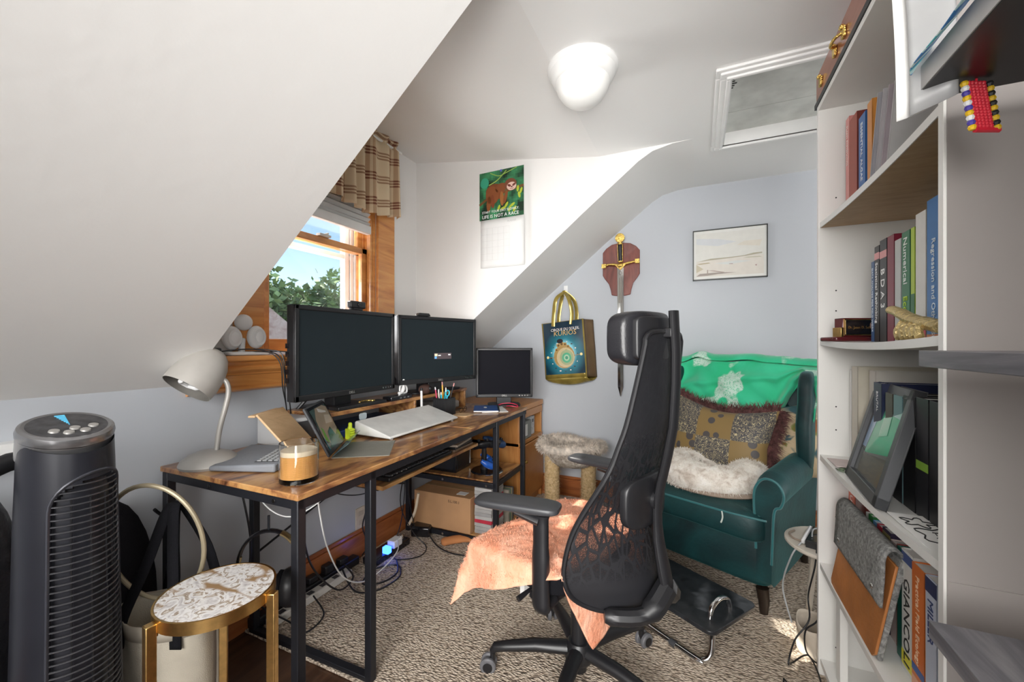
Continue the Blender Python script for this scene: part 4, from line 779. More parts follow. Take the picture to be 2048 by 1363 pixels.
# side table
tx, ty, tz = -1.072, .612, .56
st = thing('side_table', 'small round gold side table with agate stone top', 'table', (tx, ty, 0))
MB().lathe([(.001, tz-.002), (.119, tz-.002), (.119, tz+.003), (.001, tz+.003)], c=(tx, ty, 0), seg=56).build('stone_top', AGATE, st)
MB().lathe([(.119, tz-.024), (.124, tz-.024), (.124, tz+.0035), (.1195, tz+.0035), (.1195, tz-.02)], c=(tx, ty, 0), seg=56, cap=False).build('rim', GOLD, st)
for a in (-95, 25, 145):
    x, y = tx+.133*cos(R(a)), ty+.133*sin(R(a)); T = at((x, y, 0), ('Z', a)); MB().box(-.010, -.010, 0, .010, .010, tz-.004, T=T).box(-.014, -.006, tz-.035, .0, .006, tz-.018, T=T).build('leg', GOLD, st, bevel=.002)
# tote bag
tt = thing('tote_bag', 'beige canvas tote bag with long black straps behind the gold table', 'bag', (-1.345, .655, 0), R(24.5))
def tof(u, v):
    a = 2*pi*u; z = .012+.42*v; rx, ry = .105+.012*v, .062+.02*v
    k = 3.2; cx = abs(cos(a))**(2/k)*(1 if cos(a) > 0 else -1); sy = abs(sin(a))**(2/k)*(1 if sin(a) > 0 else -1)
    w_ = .006*sin(a*5+v*4)*(v*.8+.2); return (cx*(rx+w_), sy*(ry+w_), z+.012*sin(a*2+1)*v)
q = MB().grid(tof, 72, 20); q.build('bag_body', CANVAS, tt, solid=.004, smooth=80, local=True)
MB().grid(lambda u, v: tuple(V(tof(u, .90+v*.1))*1.0+V((cos(2*pi*u)*.004, sin(2*pi*u)*.004, .004))), 72, 2).build('hem', mat('canvas_hem', (.36, .32, .26), .9), tt, solid=.003, smooth=80, local=True)
MB().box(-.098, -.055, .010, .098, .055, .014).build('bag_floor', CANVAS, tt, local=True)
def strap(pts, wd, parent, m_, nm='strap', local=True):
    pts = sm(pts, 5); q = MB(); n0 = len(q.v)
    for p in pts: q.v += [p-V((wd/2, 0, 0)), p+V((wd/2, 0, 0))]
    for i in range(len(pts)-1): a = 2*i; q.face((a, a+1, a+3, a+2))
    return q.build(nm, m_, parent, solid=.003, smooth=60, local=local)
strap([(-.09, -.075, .36), (-.075, -.078, .44), (-.04, -.05, .56), (-.00, -.03, .70), (.01, -.01, .72), (.02, -.03, .70), (.035, -.05, .56), (.06, -.075, .44), (.065, -.078, .36)], .03, tt, FAB)
strap([(-.09, .075, .36), (-.06, .07, .44), (-.02, .02, .60), (.00, .0, .70), (.012, .0, .722), (.03, .0, .70), (.06, .04, .58), (.075, .07, .44)], .03, tt, FAB)
hk = MB().tube([(0, 0, .0), (.0, .0, .02), (.02, .012, .03)], .004, 6).build('strap_knot', FAB, tt, local=True)
hoop = thing('hoop', 'large thin olive gold hoop leaning behind the gold side table', 'hoop', (-1.33, .60, .63), R(24.5))
ax = at((.0, 0, .0), ('X', 8)); MB().tube([ax @ V((.132*cos(a), 0, .165*sin(a))) for a in [2*pi*k/48 for k in range(48)]], .006, 10, closed=True).build('ring', mat('olive_gold', (.33, .28, .19), .45, .4), hoop, local=True)
# dark backpack behind the fan
bp = thing('backpack', 'black backpack standing against the wall behind the tower fan', 'backpack', (-1.60, .60, 0), R(10))
q = MB(); q.ball((0, 0, .36), (.085, .13, .34), 28); q.build('bag_body', FAB, bp, local=True); q = MB(); q.ball((.06, .0, .22), (.045, .10, .16), 20); q.build('front_pocket', FAB, bp, local=True)
MB().tube(sm([(.02, .12, .63), (.04, .16, .55), (.03, .15, .40), (.02, .13, .25)], 5), .012, 8, flat=.4).build('strap', FAB, bp, local=True)
MB().tube([(.03+.0*k, .165+.010*sin(k), .585+.016*cos(k)) for k in [i*.6 for i in range(11)]], .0025, 6, closed=True).build('buckle_ring', BLKG, bp, local=True)
hb2 = thing('handbag', 'black leather handbag with a silver zip charm at the left picture edge', 'bag', (-1.565, .335, 0), R(20))
MB().ball((0, 0, .42), (.085, .115, .42), 28).build('bag_body', mat('black_leather', (.014, .014, .017), .4, bmp=.3, bs=60), hb2, local=True)
MB().tube(sm([(.06, -.12, .80), (.09, .02, .885), (.07, .15, .84)], 6), .022, 12).build('handle', BLK, hb2, local=True)
MB().tube([(.105, .085, .74), (.112, .085, .66)], [.004, .010], 8).ball((.11, .085, .745), .010, 10).build('zip_charm', CHROME, hb2, local=True)
tag(B('wall_shelf', TRIMW, (XW, -.4, .845, XW+.05, .47, .905), bevel=.004), 'white horizontal ledge on the wall left of the tower fan', 'ledge')

# ================================================================ OFFICE CHAIR
def superell(q, c, ab, e1=.35, e2=.35, bend=None, nu=40, nv=20, T=None):
    pw_ = lambda x, e: (abs(x)**e)*(1 if x >= 0 else -1)
    def f(u, v):
        a = 2*pi*u; b = -pi/2+pi*v; x = ab[0]*pw_(cos(b), e1)*pw_(cos(a), e2); y = ab[1]*pw_(cos(b), e1)*pw_(sin(a), e2); z = ab[2]*pw_(sin(b), e1)
        if bend: x, y, z = bend(x, y, z)
        p = V((x, y, z))
        if T is not None: p = T @ p
        return p+V(c)
    return q.grid(f, nu, nv)
oc = thing('office_chair', 'black high back mesh office chair with headrest in front of the desk', 'chair', (-.375, 1.385, 0), R(160))
zt = [(.375, 0, -.255), (.385, .11, -.205), (.40, .165, -.172), (.429, .21, -.136), (.47, .236, -.124), (.524, .246, -.121), (.613, .240, -.139), (.688, .225, -.17), (.807, .195, -.232), (.878, .170, -.250), (.96, .150, -.270), (1.149, .122, -.302), (1.18, .118, -.304), (1.197, .095, -.308), (1.202, .05, -.312)]
xc_t = [(.375, -.262), (.45, -.265), (.55, -.250), (.65, -.232), (.72, -.235), (.80, -.262), (.95, -.298), (1.202, -.312)]
xs_t = [(.42, -.315), (.456, -.312), (.551, -.292), (.60, -.284), (.668, -.282), (.73, -.288), (.777, -.300), (.85, -.316), (.93, -.331), (1.05, -.338), (1.148, -.339), (1.235, -.333), (1.262, -.332)]
rows = sm([(z, w_, x) for z, w_, x in zt], 4)
def bk(u, v):
    i = v*(len(rows)-1); a = rows[int(min(i, len(rows)-2))]; b = rows[int(min(i, len(rows)-2))+1]; t = i-int(min(i, len(rows)-2)); z, w_, xe = a+(b-a)*t
    s_ = u*2-1; xc = interp(xc_t, z); return (xc+(xe-xc)*abs(s_)**1.9, s_*max(w_, 0), z)
MB().grid(bk, 36, 56).build('mesh_back', MESH, oc, solid=.0025, smooth=80, local=True)
edge = [V(bk(1, k/50)) for k in range(51)]+[V(bk(0, k/50)) for k in range(50, -1, -1)]
MB().tube(edge, .0075, 8, closed=True).build('back_rim', BLK, oc, local=True)
q = MB(); zz = [.42+i*.0421 for i in range(21)]
q.tube([(interp(xs_t, z), 0, z) for z in zz], [.028]*3+[.026, .024]+[.021]*16, 14, flat=.62, up=(1, 0, 0))
q.tube(sm([(-.315, 0, .44), (-.27, 0, .385), (-.15, 0, .37), (-.05, 0, .38)], 5), .030, 12, flat=.6, up=(0, 0, 1))
q.tube(sm([(-.31, 0, .45), (-.285, .08, .395), (-.20, .16, .39)], 5), [.032]*5+[.024]*5+[.016], 10); q.tube(sm([(-.31, 0, .45), (-.285, -.08, .395), (-.20, -.16, .39)], 5), [.032]*5+[.024]*5+[.016], 10)
q.build('spine', BLK, oc, local=True)
q = MB(); superell(q, (-.262, 0, .70), (.016, .125, .075), .5, .35, lambda x, y, z: (x+1.6*y*y, y, z)); q.tube([(-.285, 0, .70), (-.262, 0, .70)], .03, 12); q.build('lumbar_pad', BLK, oc, local=True)
hr = MB(); superell(hr, (-.262, 0, 1.182), (.036, .144, .080), .42, .32, lambda x, y, z: (x+2.0*y*y-.10*abs(z)*abs(z), y, z), 56, 26); hr.build('headrest', mat('black_leatherette', (.014, .014, .017), .33, bmp=.1, bs=200), oc, local=True)
q = MB(); superell(q, (-.296, 0, 1.182), (.016, .120, .062), .2, .25, lambda x, y, z: (x+2.0*y*y, y, z), 56, 20); q.build('headrest_shell', BLK, oc, local=True)
MB().box(-.335, -.022, 1.185, -.298, .022, 1.212).tube([(-.33, 0, 1.198), (-.30, 0, 1.198)], .016, 12).build('headrest_bracket', BLK, oc, bevel=.003, local=True)
q = MB(); superell(q, (.072, 0, .458), (.200, .262, .040), .35, .42, lambda x, y, z: (x, y, z-.02*max(0, (x-.16)/.1)), 56, 16); q.build('seat', FAB, oc, local=True)
MB().box(-.16, -.11, .375, .14, .11, .42).box(-.07, -.25, .39, .01, .25, .415).build('seat_mechanism', BLK, oc, bevel=.008, local=True)
MB().tube([(.02, .12, .40), (.03, .22, .395), (.035, .27, .385)], [.006, .006, .009], 8).build('lever', BLK, oc, local=True)
MB().box(.11, .05, .31, .13, .16, .40).build('care_label', PAPER, oc, local=True, smooth=0)
for sgn, (sx_, sy), (ax_, ay), (bx_, by) in ((1, (-.055, .268), (-.095, .244), (.125, .344)), (-1, (.0, -.275), (-.04, -.262), (.195, -.236))):
    ap = MB().tube(sm([(sx_-.0, sy*.80, .405), (sx_, sy*.97, .40), (sx_, sy, .44), (sx_, sy, .58), (sx_+.0, sy, .672)], 5), [.024]*5+[.030]*5+[.029]*5+[.026]*5+[.030], 16, flat=.72, up=(0, 1, 0)).build('armrest_post', BLK, oc, local=True)
    q = MB(); c = V(((ax_+bx_)/2, (ay+by)/2, .690)); ang = math.atan2(by-ay, bx_-ax_)
    superell(q, c, (.132, .045, .0145), .55, .42, None, 48, 14, rotz(ang)); q.build('arm_pad', mat('arm_pad_rubber', (.035, .036, .040), .42), oc, local=True)
    q = MB(); q.tube([(sx_, sy, .655), tuple(c+V((.0, 0, -.018)))], [.030, .026], 12, flat=.6); q.build('arm_bracket', BLK, oc, local=True)
q = MB(); q.lathe([(.001, .075), (.045, .075), (.05, .085), (.046, .125), (.036, .14), (.001, .14)], seg=28); q.build('base_hub', BLK, oc, local=True)
MB().lathe([(.027, .04), (.028, .16), (.028, .25), (.018, .25), (.018, .385)], seg=20).build('gas_column', BLK, oc, local=True)
for k in range(5):
    a = R(38+72*k); d = V((cos(a), sin(a), 0)); q = MB()
    q.tube([d*.03+V((0, 0, .112)), d*.15+V((0, 0, .110)), d*.25+V((0, 0, .098)), d*.295+V((0, 0, .090)), d*.305+V((0, 0, .075))], [.026, .024, .020, .018, .013], 12, flat=.85)
    lg = q.build('base_leg', BLK, oc, local=True); n_ = V((-d.y, d.x, 0)); c = d*.318+V((0, 0, .0295))
    MB().tube([d*.303+V((0, 0, .085)), d*.303+V((0, 0, .05)), c], [.009, .010, .014], 10).build('castor_fork', BLK, lg, local=True)
    wh = MB()
    for s_ in (-1, 1): wh.lathe([(.001, -.008), (.024, -.008), (.0285, -.004), (.0285, .004), (.024, .008), (.001, .008)], T=Matrix.Translation(c+n_*s_*.014) @ n_.to_track_quat('Z', 'Y').to_matrix().to_4x4(), seg=28)
    wh.build('castor', mat('castor_grey', (.14, .14, .15), .45), lg, local=True)
    hb_ = MB()
    for s_ in (-1, 1): hb_.lathe([(.001, 0), (.016, 0), (.017, .0015), (.001, .002)], T=Matrix.Translation(c+n_*s_*.0225) @ (n_*s_).to_track_quat('Z', 'Y').to_matrix().to_4x4(), seg=20)
    hb_.build('castor_cap', BLK, lg, local=True)
# towel on the seat
tl = thing('towel', 'orange towelling throw draped over the office chair seat', 'towel', (-.375, 1.385, .5), R(160))
Wt = W['towel']
def quad(a, m, b, t): a, m, b = V(a), V(m), V(b); c = m*2-(a+b)*.5; return a*(1-t)**2+c*2*t*(1-t)+b*t*t
P00, P10, P11, P01 = V((.275, -.26, 0)), V((.335, .455, 0)), V((-.390, .135, 0)), V((-.30, -.22, 0))
def coons(u, v):
    e0 = quad(P00, (.305, .10, 0), P10, u); e1_ = quad(P01, (-.355, -.02, 0), P11, u); f0 = quad(P00, (0, -.275, 0), P01, v); f1 = quad(P10, (.0, .315, 0), P11, v)
    return e0*(1-v)+e1_*v+f0*(1-u)+f1*u-(P00*(1-u)*(1-v)+P10*u*(1-v)+P01*(1-u)*v+P11*u*v)
def drape(u, v):
    p = coons(u, v); nx, ny = max(-.115, min(.250, p.x)), max(-.25, min(.25, p.y)); e = V((p.x-nx, p.y-ny, 0)); d = e.length
    z = .503-.018*max(0, (p.x-.15)/.1)*(d < .001)
    if d > 0:
        z = .503-.018*max(0, (nx-.15)/.1); k = min(d, .05)/.05; down = d*.92 if d > .05 else d*d/.05*.92; out = (.05*(1-(1-k)**2)*.7+max(0, d-.05)*.30); z -= down; ed = e.normalized(); out *= (1-.75*max(0, -ed.x))
        fold = .016*sin((p.x*20 if abs(e.y) > abs(e.x) else p.y*20))*min(1, d/.1)*(1-.6*max(0, -ed.x)); q_ = V((nx, ny, 0))+ed*(out+fold)
        x, y = q_.x, q_.y
    else: x, y = p.x, p.y
    nz_ = noise.noise(V((p.x*9, p.y*9, 1)))*.007+noise.noise(V((p.x*32, p.y*32, 4)))*.0028
    r1 = abs((p.y-.13)+(p.x-.02)*.55+.02*sin(p.x*30)); r2 = abs((p.x-.10)-.10*sin(p.y*9)-.06)
    nz_ += .012*math.exp(-(r1/.010)**2)*(1 if -.1 < p.x < .22 else 0)+.010*math.exp(-(r2/.010)**2)*(1 if -.2 < p.y < .1 else 0)
    return (x, y, z-.50+nz_+.004)
MB().grid(drape, 120, 120).build('cloth', TOWEL, tl, solid=.007, smooth=80, local=True)
q = MB(); rnd = random.Random(5)
for i in range(9000):
    u, v = rnd.random(), rnd.random(); p = V(drape(u, v)); n_ = V((0, 0, 1)) if p.z > -.03 else V((p.x, p.y, .3)).normalized(); q.tuft(p+n_*.0035, n_, .006, .0008, droop=.0)
random.seed(11); q.build('terry_loops', TOWEL, tl, smooth=0, local=True)['kind'] = 'stuff'

# ================================================================ ARMCHAIR
ac = thing('armchair', 'dark teal velvet wing armchair against the far wall', 'armchair', (-.03, 2.16, 0), R(-24.8))
q = MB(); superell(q, (0, .34, .235), (.345, .345, .125), .18, .18, None, 48, 16); q.build('seat_base', VELVET, ac, local=True)
q = MB(); superell(q, (0, .24, .372), (.298, .30, .070), .32, .28, lambda x, y, z: (x*(1.13 if y < -.24 else 1), y, z+.012*cos(x*5)), 64, 20); sc_ = q.build('seat_cushion', VELVET, ac, local=True)
pth = [(.298*1.13*a, b, .372+.052) for a, b in ((-1, -.03), (-.6, -.052), (0, -.056), (.6, -.052), (1, -.03))]
MB().tube(sm(pth, 6), .005, 8).build('piping', mat('piping_teal', (.01, .13, .14), .5, sheen=.5), sc_, local=True)
for s_ in (-1, 1):
    q = MB(); pr = sm([(s_*.285, .13), (s_*.283, .35), (s_*.275, .52), (s_*.290, .585), (s_*.325, .618), (s_*.375, .605), (s_*.400, .555), (s_*.388, .500), (s_*.362, .475), (s_*.355, .35), (s_*.348, .13)], 4)
    N_ = 14
    def af(u, v, pr=pr):
        k = u*(len(pr)-1); a = pr[int(min(k, len(pr)-2))]; b = pr[int(min(k, len(pr)-2))+1]; t = k-int(min(k, len(pr)-2)); p = a+(b-a)*t
        y = -.005+v*.66; c = V((s_*.335, .40, 0)); sh = 1-.10*max(0, 1-v/.06)**2; return (c.x+(p.x-c.x)*sh, y, c.y+(p.y-c.y)*sh+.03*v*(1 if p.y > .45 else 0))
    q.grid(af, 44, 24); n0 = len(q.v); ring = [V(af(k/44, 0)) for k in range(45)]; q.v += ring; q.face(tuple(n0+k for k in range(45)))
    ar = q.build('arm', VELVET, ac, smooth=60, local=True)
    MB().tube([p+V((0, -.004, 0)) for p in ring[3:-2]], .0055, 8).build('piping', mat('piping_teal', (.01, .13, .14), .5, sheen=.5), ar, local=True)
    q = MB(); superell(q, (s_*.352, .49, .78), (.038, .165, .25), .45, .5, lambda x, y, z: (x+s_*.05*(-y/.13)*.4, y-.10*(z/.235)*.2+(.04 if z > .1 else 0), z), 36, 20); q.build('wing', VELVET, ac, local=True)
q = MB(); superell(q, (0, .625, .70), (.345, .080, .365), .30, .3, lambda x, y, z: (x, y+.10*(z/.365)*.6, z+.012*cos(x*7)), 60, 30); q.build('backrest', VELVET, ac, local=True)
q = MB(); superell(q, (0, .545, .66), (.27, .05, .24), .4, .4, lambda x, y, z: (x, y+.07*(z/.24)*.6, z), 48, 24); q.build('back_cushion', VELVET, ac, local=True)
for x, y in ((.305, .02), (-.305, .02), (.30, .62), (-.30, .62)): MB().tube([(x, y, .115), (x*1.02, y, .06), (x*1.03, y+(.02 if y > .1 else -.01), .0)], [.026, .022, .015], 12).build('leg', mat('dark_leg', (.02, .012, .008), .35), ac, local=True)
MB().tube(sm([(.17, -.062, .425), (.175, -.066, .40), (.168, -.066, .375)], 4), .0035, 6).build('loose_thread', mat('thread', (.55, .6, .55), .8), sc_, local=True)
# throw
tw_ = thing('throw_cloth', 'bright green batik cloth with white flowers draped over the armchair back', 'throw', (-.03, 2.16, 0), R(-24.8))
def thf(u, v):
    x = -.40+u*.80; n_ = noise.noise(V((u*3.1, v*1.9, 7))); bot = interp([(0, .66), (.25, .70), (.5, .72), (.68, .74), (.76, .72), (.84, .90), (.9, .98), (1, .80)], u)
    top = 1.075+.012*cos(x*7)+.012*noise.noise(V((u*6, 0, 2)))+(.028*math.exp(-((u-.20)/.07)**2)); k = v
    fo = .022*sin(2*pi*(u*2.6+v*1.5)+3*n_)*(.3+v)+.013*sin(2*pi*(u*5.5-v*2.6)+2*n_)*v+.028*math.exp(-((v-.30-.40*(1-u)*.6)/.05)**2)
    if k < .18: t = k/.18; a = pi*(1-t); return (x, .690+.075*cos(pi-a)*-1*(-1), top-.02+.03*sin(a)+fo*.3) if False else (x, .662+.074*cos(a), top-.015+.035*sin(a)+fo*.3)
    t = (k-.18)/.82; z = top-.02-(top-.02-bot)*t; yb = interp([(.6, .47), (.8, .515), (1.0, .60), (1.08, .63)], z)
    e = max(0, abs(x)-.30)/.10; yb -= .13*e*(1 if t > .25 else t*4)
    return (x*(1+.03*e), yb-.034-fo*.9, z)
MB().grid(thf, 90, 70).build('cloth', THROW, tw_, solid=.003, smooth=80, local=True)
# cushions
def cushion(name, label, cx, cy, cz, w_, h_, t_, m, tiltx, roty, fringe=False):
    c0 = W['armchair'] @ V((cx, cy, cz)); o = thing(name, label, 'cushion', tuple(c0), R(-24.8))
    T = Matrix.Rotation(R(roty), 4, 'Y') @ Matrix.Rotation(R(tiltx), 4, 'X')
    def f(u, v, s_):
        x, z = (u-.5)*w_, (v-.5)*h_; pinch = 1-.07*(4*u*(1-u))**.5*0; ex = (1-abs(2*u-1)**3.2)*(1-abs(2*v-1)**3.2); sag = -.045*sin(pi*u)*v if fringe else 0
        y = s_*t_*max(ex, 0)**.55*.5; k = 1-.10*(1-abs(2*v-1))*abs(2*u-1)**2; return tuple(T @ V((x*k, y, z*(1-.06*(1-abs(2*u-1))*1)+sag)))
    q = MB()
    for s_ in (-1, 1): q.grid(lambda u, v: f(u, v, s_), 40, 32)
    q.build('cover', m, o, smooth=80, local=True)
    if fringe:
        q = MB(); rnd = random.Random(3); col = mat('fringe_mauve', (.19, .08, .075), .8, var=.35, vs=40)
        for i in range(5200):
            t = rnd.random()*4; s_ = int(t); a = t-s_; u, v = ((a, 0), (1, a), (a, 1), (0, a))[s_]
            if s_ == 0 and rnd.random() < .6: continue
            p = V(f(u, v, 0)); n_ = (T @ V(((u-.5)*2*(s_ in (1, 3)), -.5, (v-.5)*2*(s_ in (0, 2))))); q.tuft(p, n_, rnd.uniform(.034, .060), .0028, droop=.5)
        q.build('fringe', col, o, smooth=0, local=True)['kind'] = 'stuff'
    return o
def tropical():
    m, nt, b = newmat('tropical_print'); n = tex(nt, 'Noise', coords(nt, (1, 1, 1.6), (0, .5, 0)), 7, 2, 1.2); n2 = tex(nt, 'Noise', coords(nt), 15, 2, 2)
    a = ramp(nt, n.outputs[0], [(.36, (.04, .11, .13)), (.43, (.58, .45, .28)), (.57, (.60, .46, .29)), (.63, (.20, .22, .05)), (.70, (.30, .09, .03))]); nt.links.new(a, b.inputs['Base Color']); b.inputs['Roughness'].default_value = .8; return m
cushion('tropical_cushion', 'cream cushion with tropical print half hidden behind the fringed cushion', .235, .47, .665, .40, .36, .12, tropical(), -14, -12)
cushion('fringed_cushion', 'patchwork brocade cushion with mauve fringe on the teal armchair', -.02, .365, .655, .53, .40, .15, BROC, -16, 4, True)
# pet bed
pb_ = thing('pet_bed', 'fluffy cream donut pet bed on the armchair seat', 'pet bed', tuple(W['armchair'] @ V((.01, .20, .445))), R(-24.8))
def db(u, v):
    a, b = 2*pi*u, 2*pi*v; r0 = .080*(1+.12*sin(a*3+1)+.08*sin(a*5)); R0x, R0y = .172, .145
    r_ = r0*(1+.10*noise.noise(V((cos(a)*3, sin(a)*3, cos(b)*2)))); z = .066+r_*.88*sin(b)
    return ((R0x+r_*cos(b))*cos(a), (R0y+r_*cos(b))*sin(a), z)
MB().grid(db, 80, 28).build('bed_ring', CREAMFUR, pb_, smooth=80, local=True)
MB().lathe([(.001, .03), (.14, .03), (.16, .05)], seg=40, cap=False).build('bed_centre', CREAMFUR, pb_, local=True)
MB().lathe([(.001, -.004), (.225, -.004), (.25, .012), (.24, .03)], seg=48, sy=.86, cap=False).build('bed_bottom', mat('taupe_cloth', (.30, .23, .18), .8), pb_, local=True)
random.seed(4)
def fur(fn, nu, cen, n, l, wd, m, parent, tang=None):
    q = MB()
    for i in range(n):
        u, v = random.random(), random.random(); p = V(fn(u, v)); p2 = V(fn((u+.004) % 1, v)); p3 = V(fn(u, (v+.004) % 1)); nn_ = (p2-p).cross(p3-p)
        if nn_.length < 1e-9: continue
        nn_.normalize(); c = cen(p)
        if nn_.dot(p-c) < 0: nn_ = -nn_
        if nn_.z < -.75: continue
        q.tuft(p, nn_, l*random.uniform(.5, 1.2), wd, droop=.5)
    q.build('fur', m, parent, smooth=0, local=True)['kind'] = 'stuff'
fur(db, 0, lambda p: V((p.x, p.y, 0)).normalized()*.165+V((0, 0, .066)), 16000, .013, .0011, CREAMFUR, pb_)

# ================================================================ CAT TREE
ct = thing('cat_tree', 'small beige cat tree with fur basket on two sisal posts', 'cat tree', (-.79, 2.72, 0))
MB().prism(rrect(.44, .40, .05), (-.79, 2.72, .012), (1, 0, 0), (0, 1, 0), (0, 0, .035)).build('base_plate', GREYFUR, ct, bevel=.012)
bowl = [(.045, .335), (.12, .345), (.165, .375), (.195, .43), (.212, .475)]
def bo(u, v):
    a = 2*pi*u; k = v*4; i = min(int(k), 3); r_, z = bowl[i][0]+(bowl[i+1][0]-bowl[i][0])*(k-i), bowl[i][1]+(bowl[i+1][1]-bowl[i][1])*(k-i); return (r_*cos(a), r_*sin(a)*.78, z)
def rim_(u, v):
    a, b = 2*pi*u, 2*pi*v; r_ = .030*(1+.15*sin(a*4)); return ((.200+r_*cos(b))*cos(a), (.156+r_*cos(b))*sin(a), .470+r_*1.1*sin(b)+.012*cos(a*2+1))
MB().grid(bo, 48, 12).build('basket_bowl', GREYFUR, ct, solid=.012, smooth=80, local=True)
rm = MB().grid(rim_, 64, 14).build('basket_rim', mat('rim_fur', (.66, .58, .50), .95, var=.22, vs=30), ct, smooth=80, local=True)
random.seed(8)
fur(rim_, 0, lambda p: V((p.x, p.y/.78, 0)).normalized()*.2+V((0, 0, .47)), 9000, .020, .0014, mat('rim_fur', (1, 1, 1)), ct); 
fur(bo, 0, lambda p: V((0, 0, .6)), 2500, .02, .0016, GREYFUR, ct)
for (x, y, zt_) in ((-.118, -.06, .44), (.105, .06, .42)):
    q = MB(); pr = []
    for i in range(60): z = .045+(zt_-.045)*i/59; pr.append((.050+.0016*sin(i*2.1)+.002*noise.noise(V((x*9, i*.4, 1))), z))
    q.lathe(pr, c=(x, y, 0), seg=30); q.build('sisal_post', SISAL, ct, local=True)
    q = MB()
    for i in range(500):
        a = random.random()*6.28; z = random.uniform(.06, zt_-.03); q.tuft((x+.05*cos(a), y+.05*sin(a), z), (cos(a), sin(a), random.uniform(-.6, .2)), random.uniform(.004, .018), .0009, droop=1)
    q.build('frayed_rope', SISAL, ct, smooth=0, local=True)['kind'] = 'stuff'

# ================================================================ FOOTREST
fr_ = thing('footrest', 'black board footrest on a bent chrome tube frame on the carpet', 'footrest', (-.15, 1.87, 0), math.atan2(.255, -.39))
Wf = W['footrest']; O2 = Wf.inverted() @ V((.049, 1.616, .12))
# board: local x = long axis, from the visible right end (x=0) leftwards
bd = MB().prism(rrect(.62, .31, .03), (O2.x+.31, O2.y-.155 if O2.y > 0 else O2.y+.155, .118), (1, 0, 0), (0, 1, 0), (0, 0, .016))
bd.build('board', mat('black_oak_board', (.022, .024, .028), .33, var=.25, vs=30), fr_, bevel=.003, local=True)
yc = O2.y-.155 if O2.y > 0 else O2.y+.155; xa = O2.x
q = MB(); q.lathe([(.001, 0), (.010, 0), (.010, .001), (.001, .001)], c=(xa+.26, yc-.05, .1345), seg=16); q.build('board_hole', BLK, fr_, local=True)
for e_ in (0, 1):
    xx = xa+.055 if e_ == 0 else xa+.565
    MB().tube(sm([(xx, yc+.085, .115), (xx, yc+.07, .165), (xx, yc+.02, .185), (xx, yc-.035, .165), (xx, yc-.055, .115)], 6), .010, 12).build('chrome_arch', CHROME, fr_, local=True)
q = MB(); yy = O2.y if O2.y > 0 else O2.y
q.tube(sm([(xa+.035, yc+.10, .10), (xa+.015, yc+.14, .05), (xa+.03, yc+.165, .025), (xa+.08, yc+.18, .023), (xa+.50, yc+.18, .023), (xa+.57, yc+.17, .023), (xa+.60, yc+.165, .05), (xa+.56, yc+.12, .10)], 6), .0115, 12)
q.build('chrome_rail', CHROME, fr_, local=True)
MB().tube([(xa+.13, yc+.18, .023), (xa+.155, yc+.18, .023)], .013, 12).build('rubber_ring', DGREY, fr_, local=True)

# ================================================================ BOOKCASE
BX, BD, B0, B1, BT = .385, .29, .945, 1.76, 2.0
bc = thing('bookcase', 'tall white laminate bookcase with sagging shelves at the right', 'bookcase', (BX+.14, 1.35, 0))
def holes(q, y, sgn):
    for zb in (.12, .5, .57, .87, .95, 1.28, 1.35, 1.67): q.lathe([(.0025, 0), (.0025, .0008), (.001, .0009)], T=at((BX+.05, y, zb), ('X', 90*sgn)), seg=8)
for a, b in ((B0, B0+.018), (B1-.018, B1)): MB().box(BX, a, 0, BX+BD, b, BT-.018).build('side_panel', LAMIN, bc, bevel=.001)
MB().box(BX+.004, B0-.0015, .0, BX+BD, B0, BT-.02).box(BX+.004, B0-.004, .735, BX+BD, B0-.0015, .760).build('outer_face', mat('shaded_laminate', (.33, .30, .285), .3, var=.03, vs=3), bc)  # shade on the near side put into a darker skin colour; raised seam strip
MB().box(BX, B0, BT-.018, BX+BD, B1, BT).build('top_panel', LAMIN, bc, bevel=.001); MB().box(BX+BD-.004, B0, .0, BX+BD, B1, BT).build('back_panel', LAMIN_B, bc)
q = MB(); holes(q, B1-.0182, 1); q.build('peg_holes', BLK, bc, smooth=0)
def shelf_z(z, y): t = (y-B0)/(B1-B0); return z-.013*4*t*(1-t)
SZ = {'A': 1.590, 'B': 1.182, 'C': .782, 'D': .405}
for k, z in SZ.items():
    q = MB(); N_ = 16; n0 = 0
    for i in range(N_+1):
        y = B0+.019+(B1-B0-.038)*i/N_; zz = shelf_z(z, y)
        q.v += [V((BX+.004, y, zz-.018)), V((BX+.004, y, zz)), V((BX+BD-.006, y, zz)), V((BX+BD-.006, y, zz-.018))]
    for i in range(N_):
        a = 4*i
        for j in range(4): q.face((a+j, a+(j+1) % 4, a+4+(j+1) % 4, a+4+j))
    q.face((0, 1, 2, 3)); q.face(tuple(4*N_+j for j in range(4)))
    sh = q.build('shelf', LAMIN, bc, smooth=20)
    if k == 'A':
        q = MB()
        for i in range(N_+1): y = B0+.02+(B1-B0-.04)*i/N_; zz = shelf_z(z, y)-.0185; q.v += [V((BX+.006, y, zz)), V((BX+BD-.008, y, zz))]
        for i in range(N_): q.face((2*i, 2*i+1, 2*i+3, 2*i+2))
        q.build('unfinished_underside', BROWNBD, sh, smooth=20)
MB().box(BX+.006, B0+.019, .05, BX+BD-.006, B1-.019, .068).box(BX+.03, B0+.019, 0, BX+.045, B1-.019, .05).build('plinth', LAMIN, bc)
MB().box(BX+.03, B1-.14, .07, BX+.05, B1-.10, .385).build('divider_strip', LAMIN, bc)
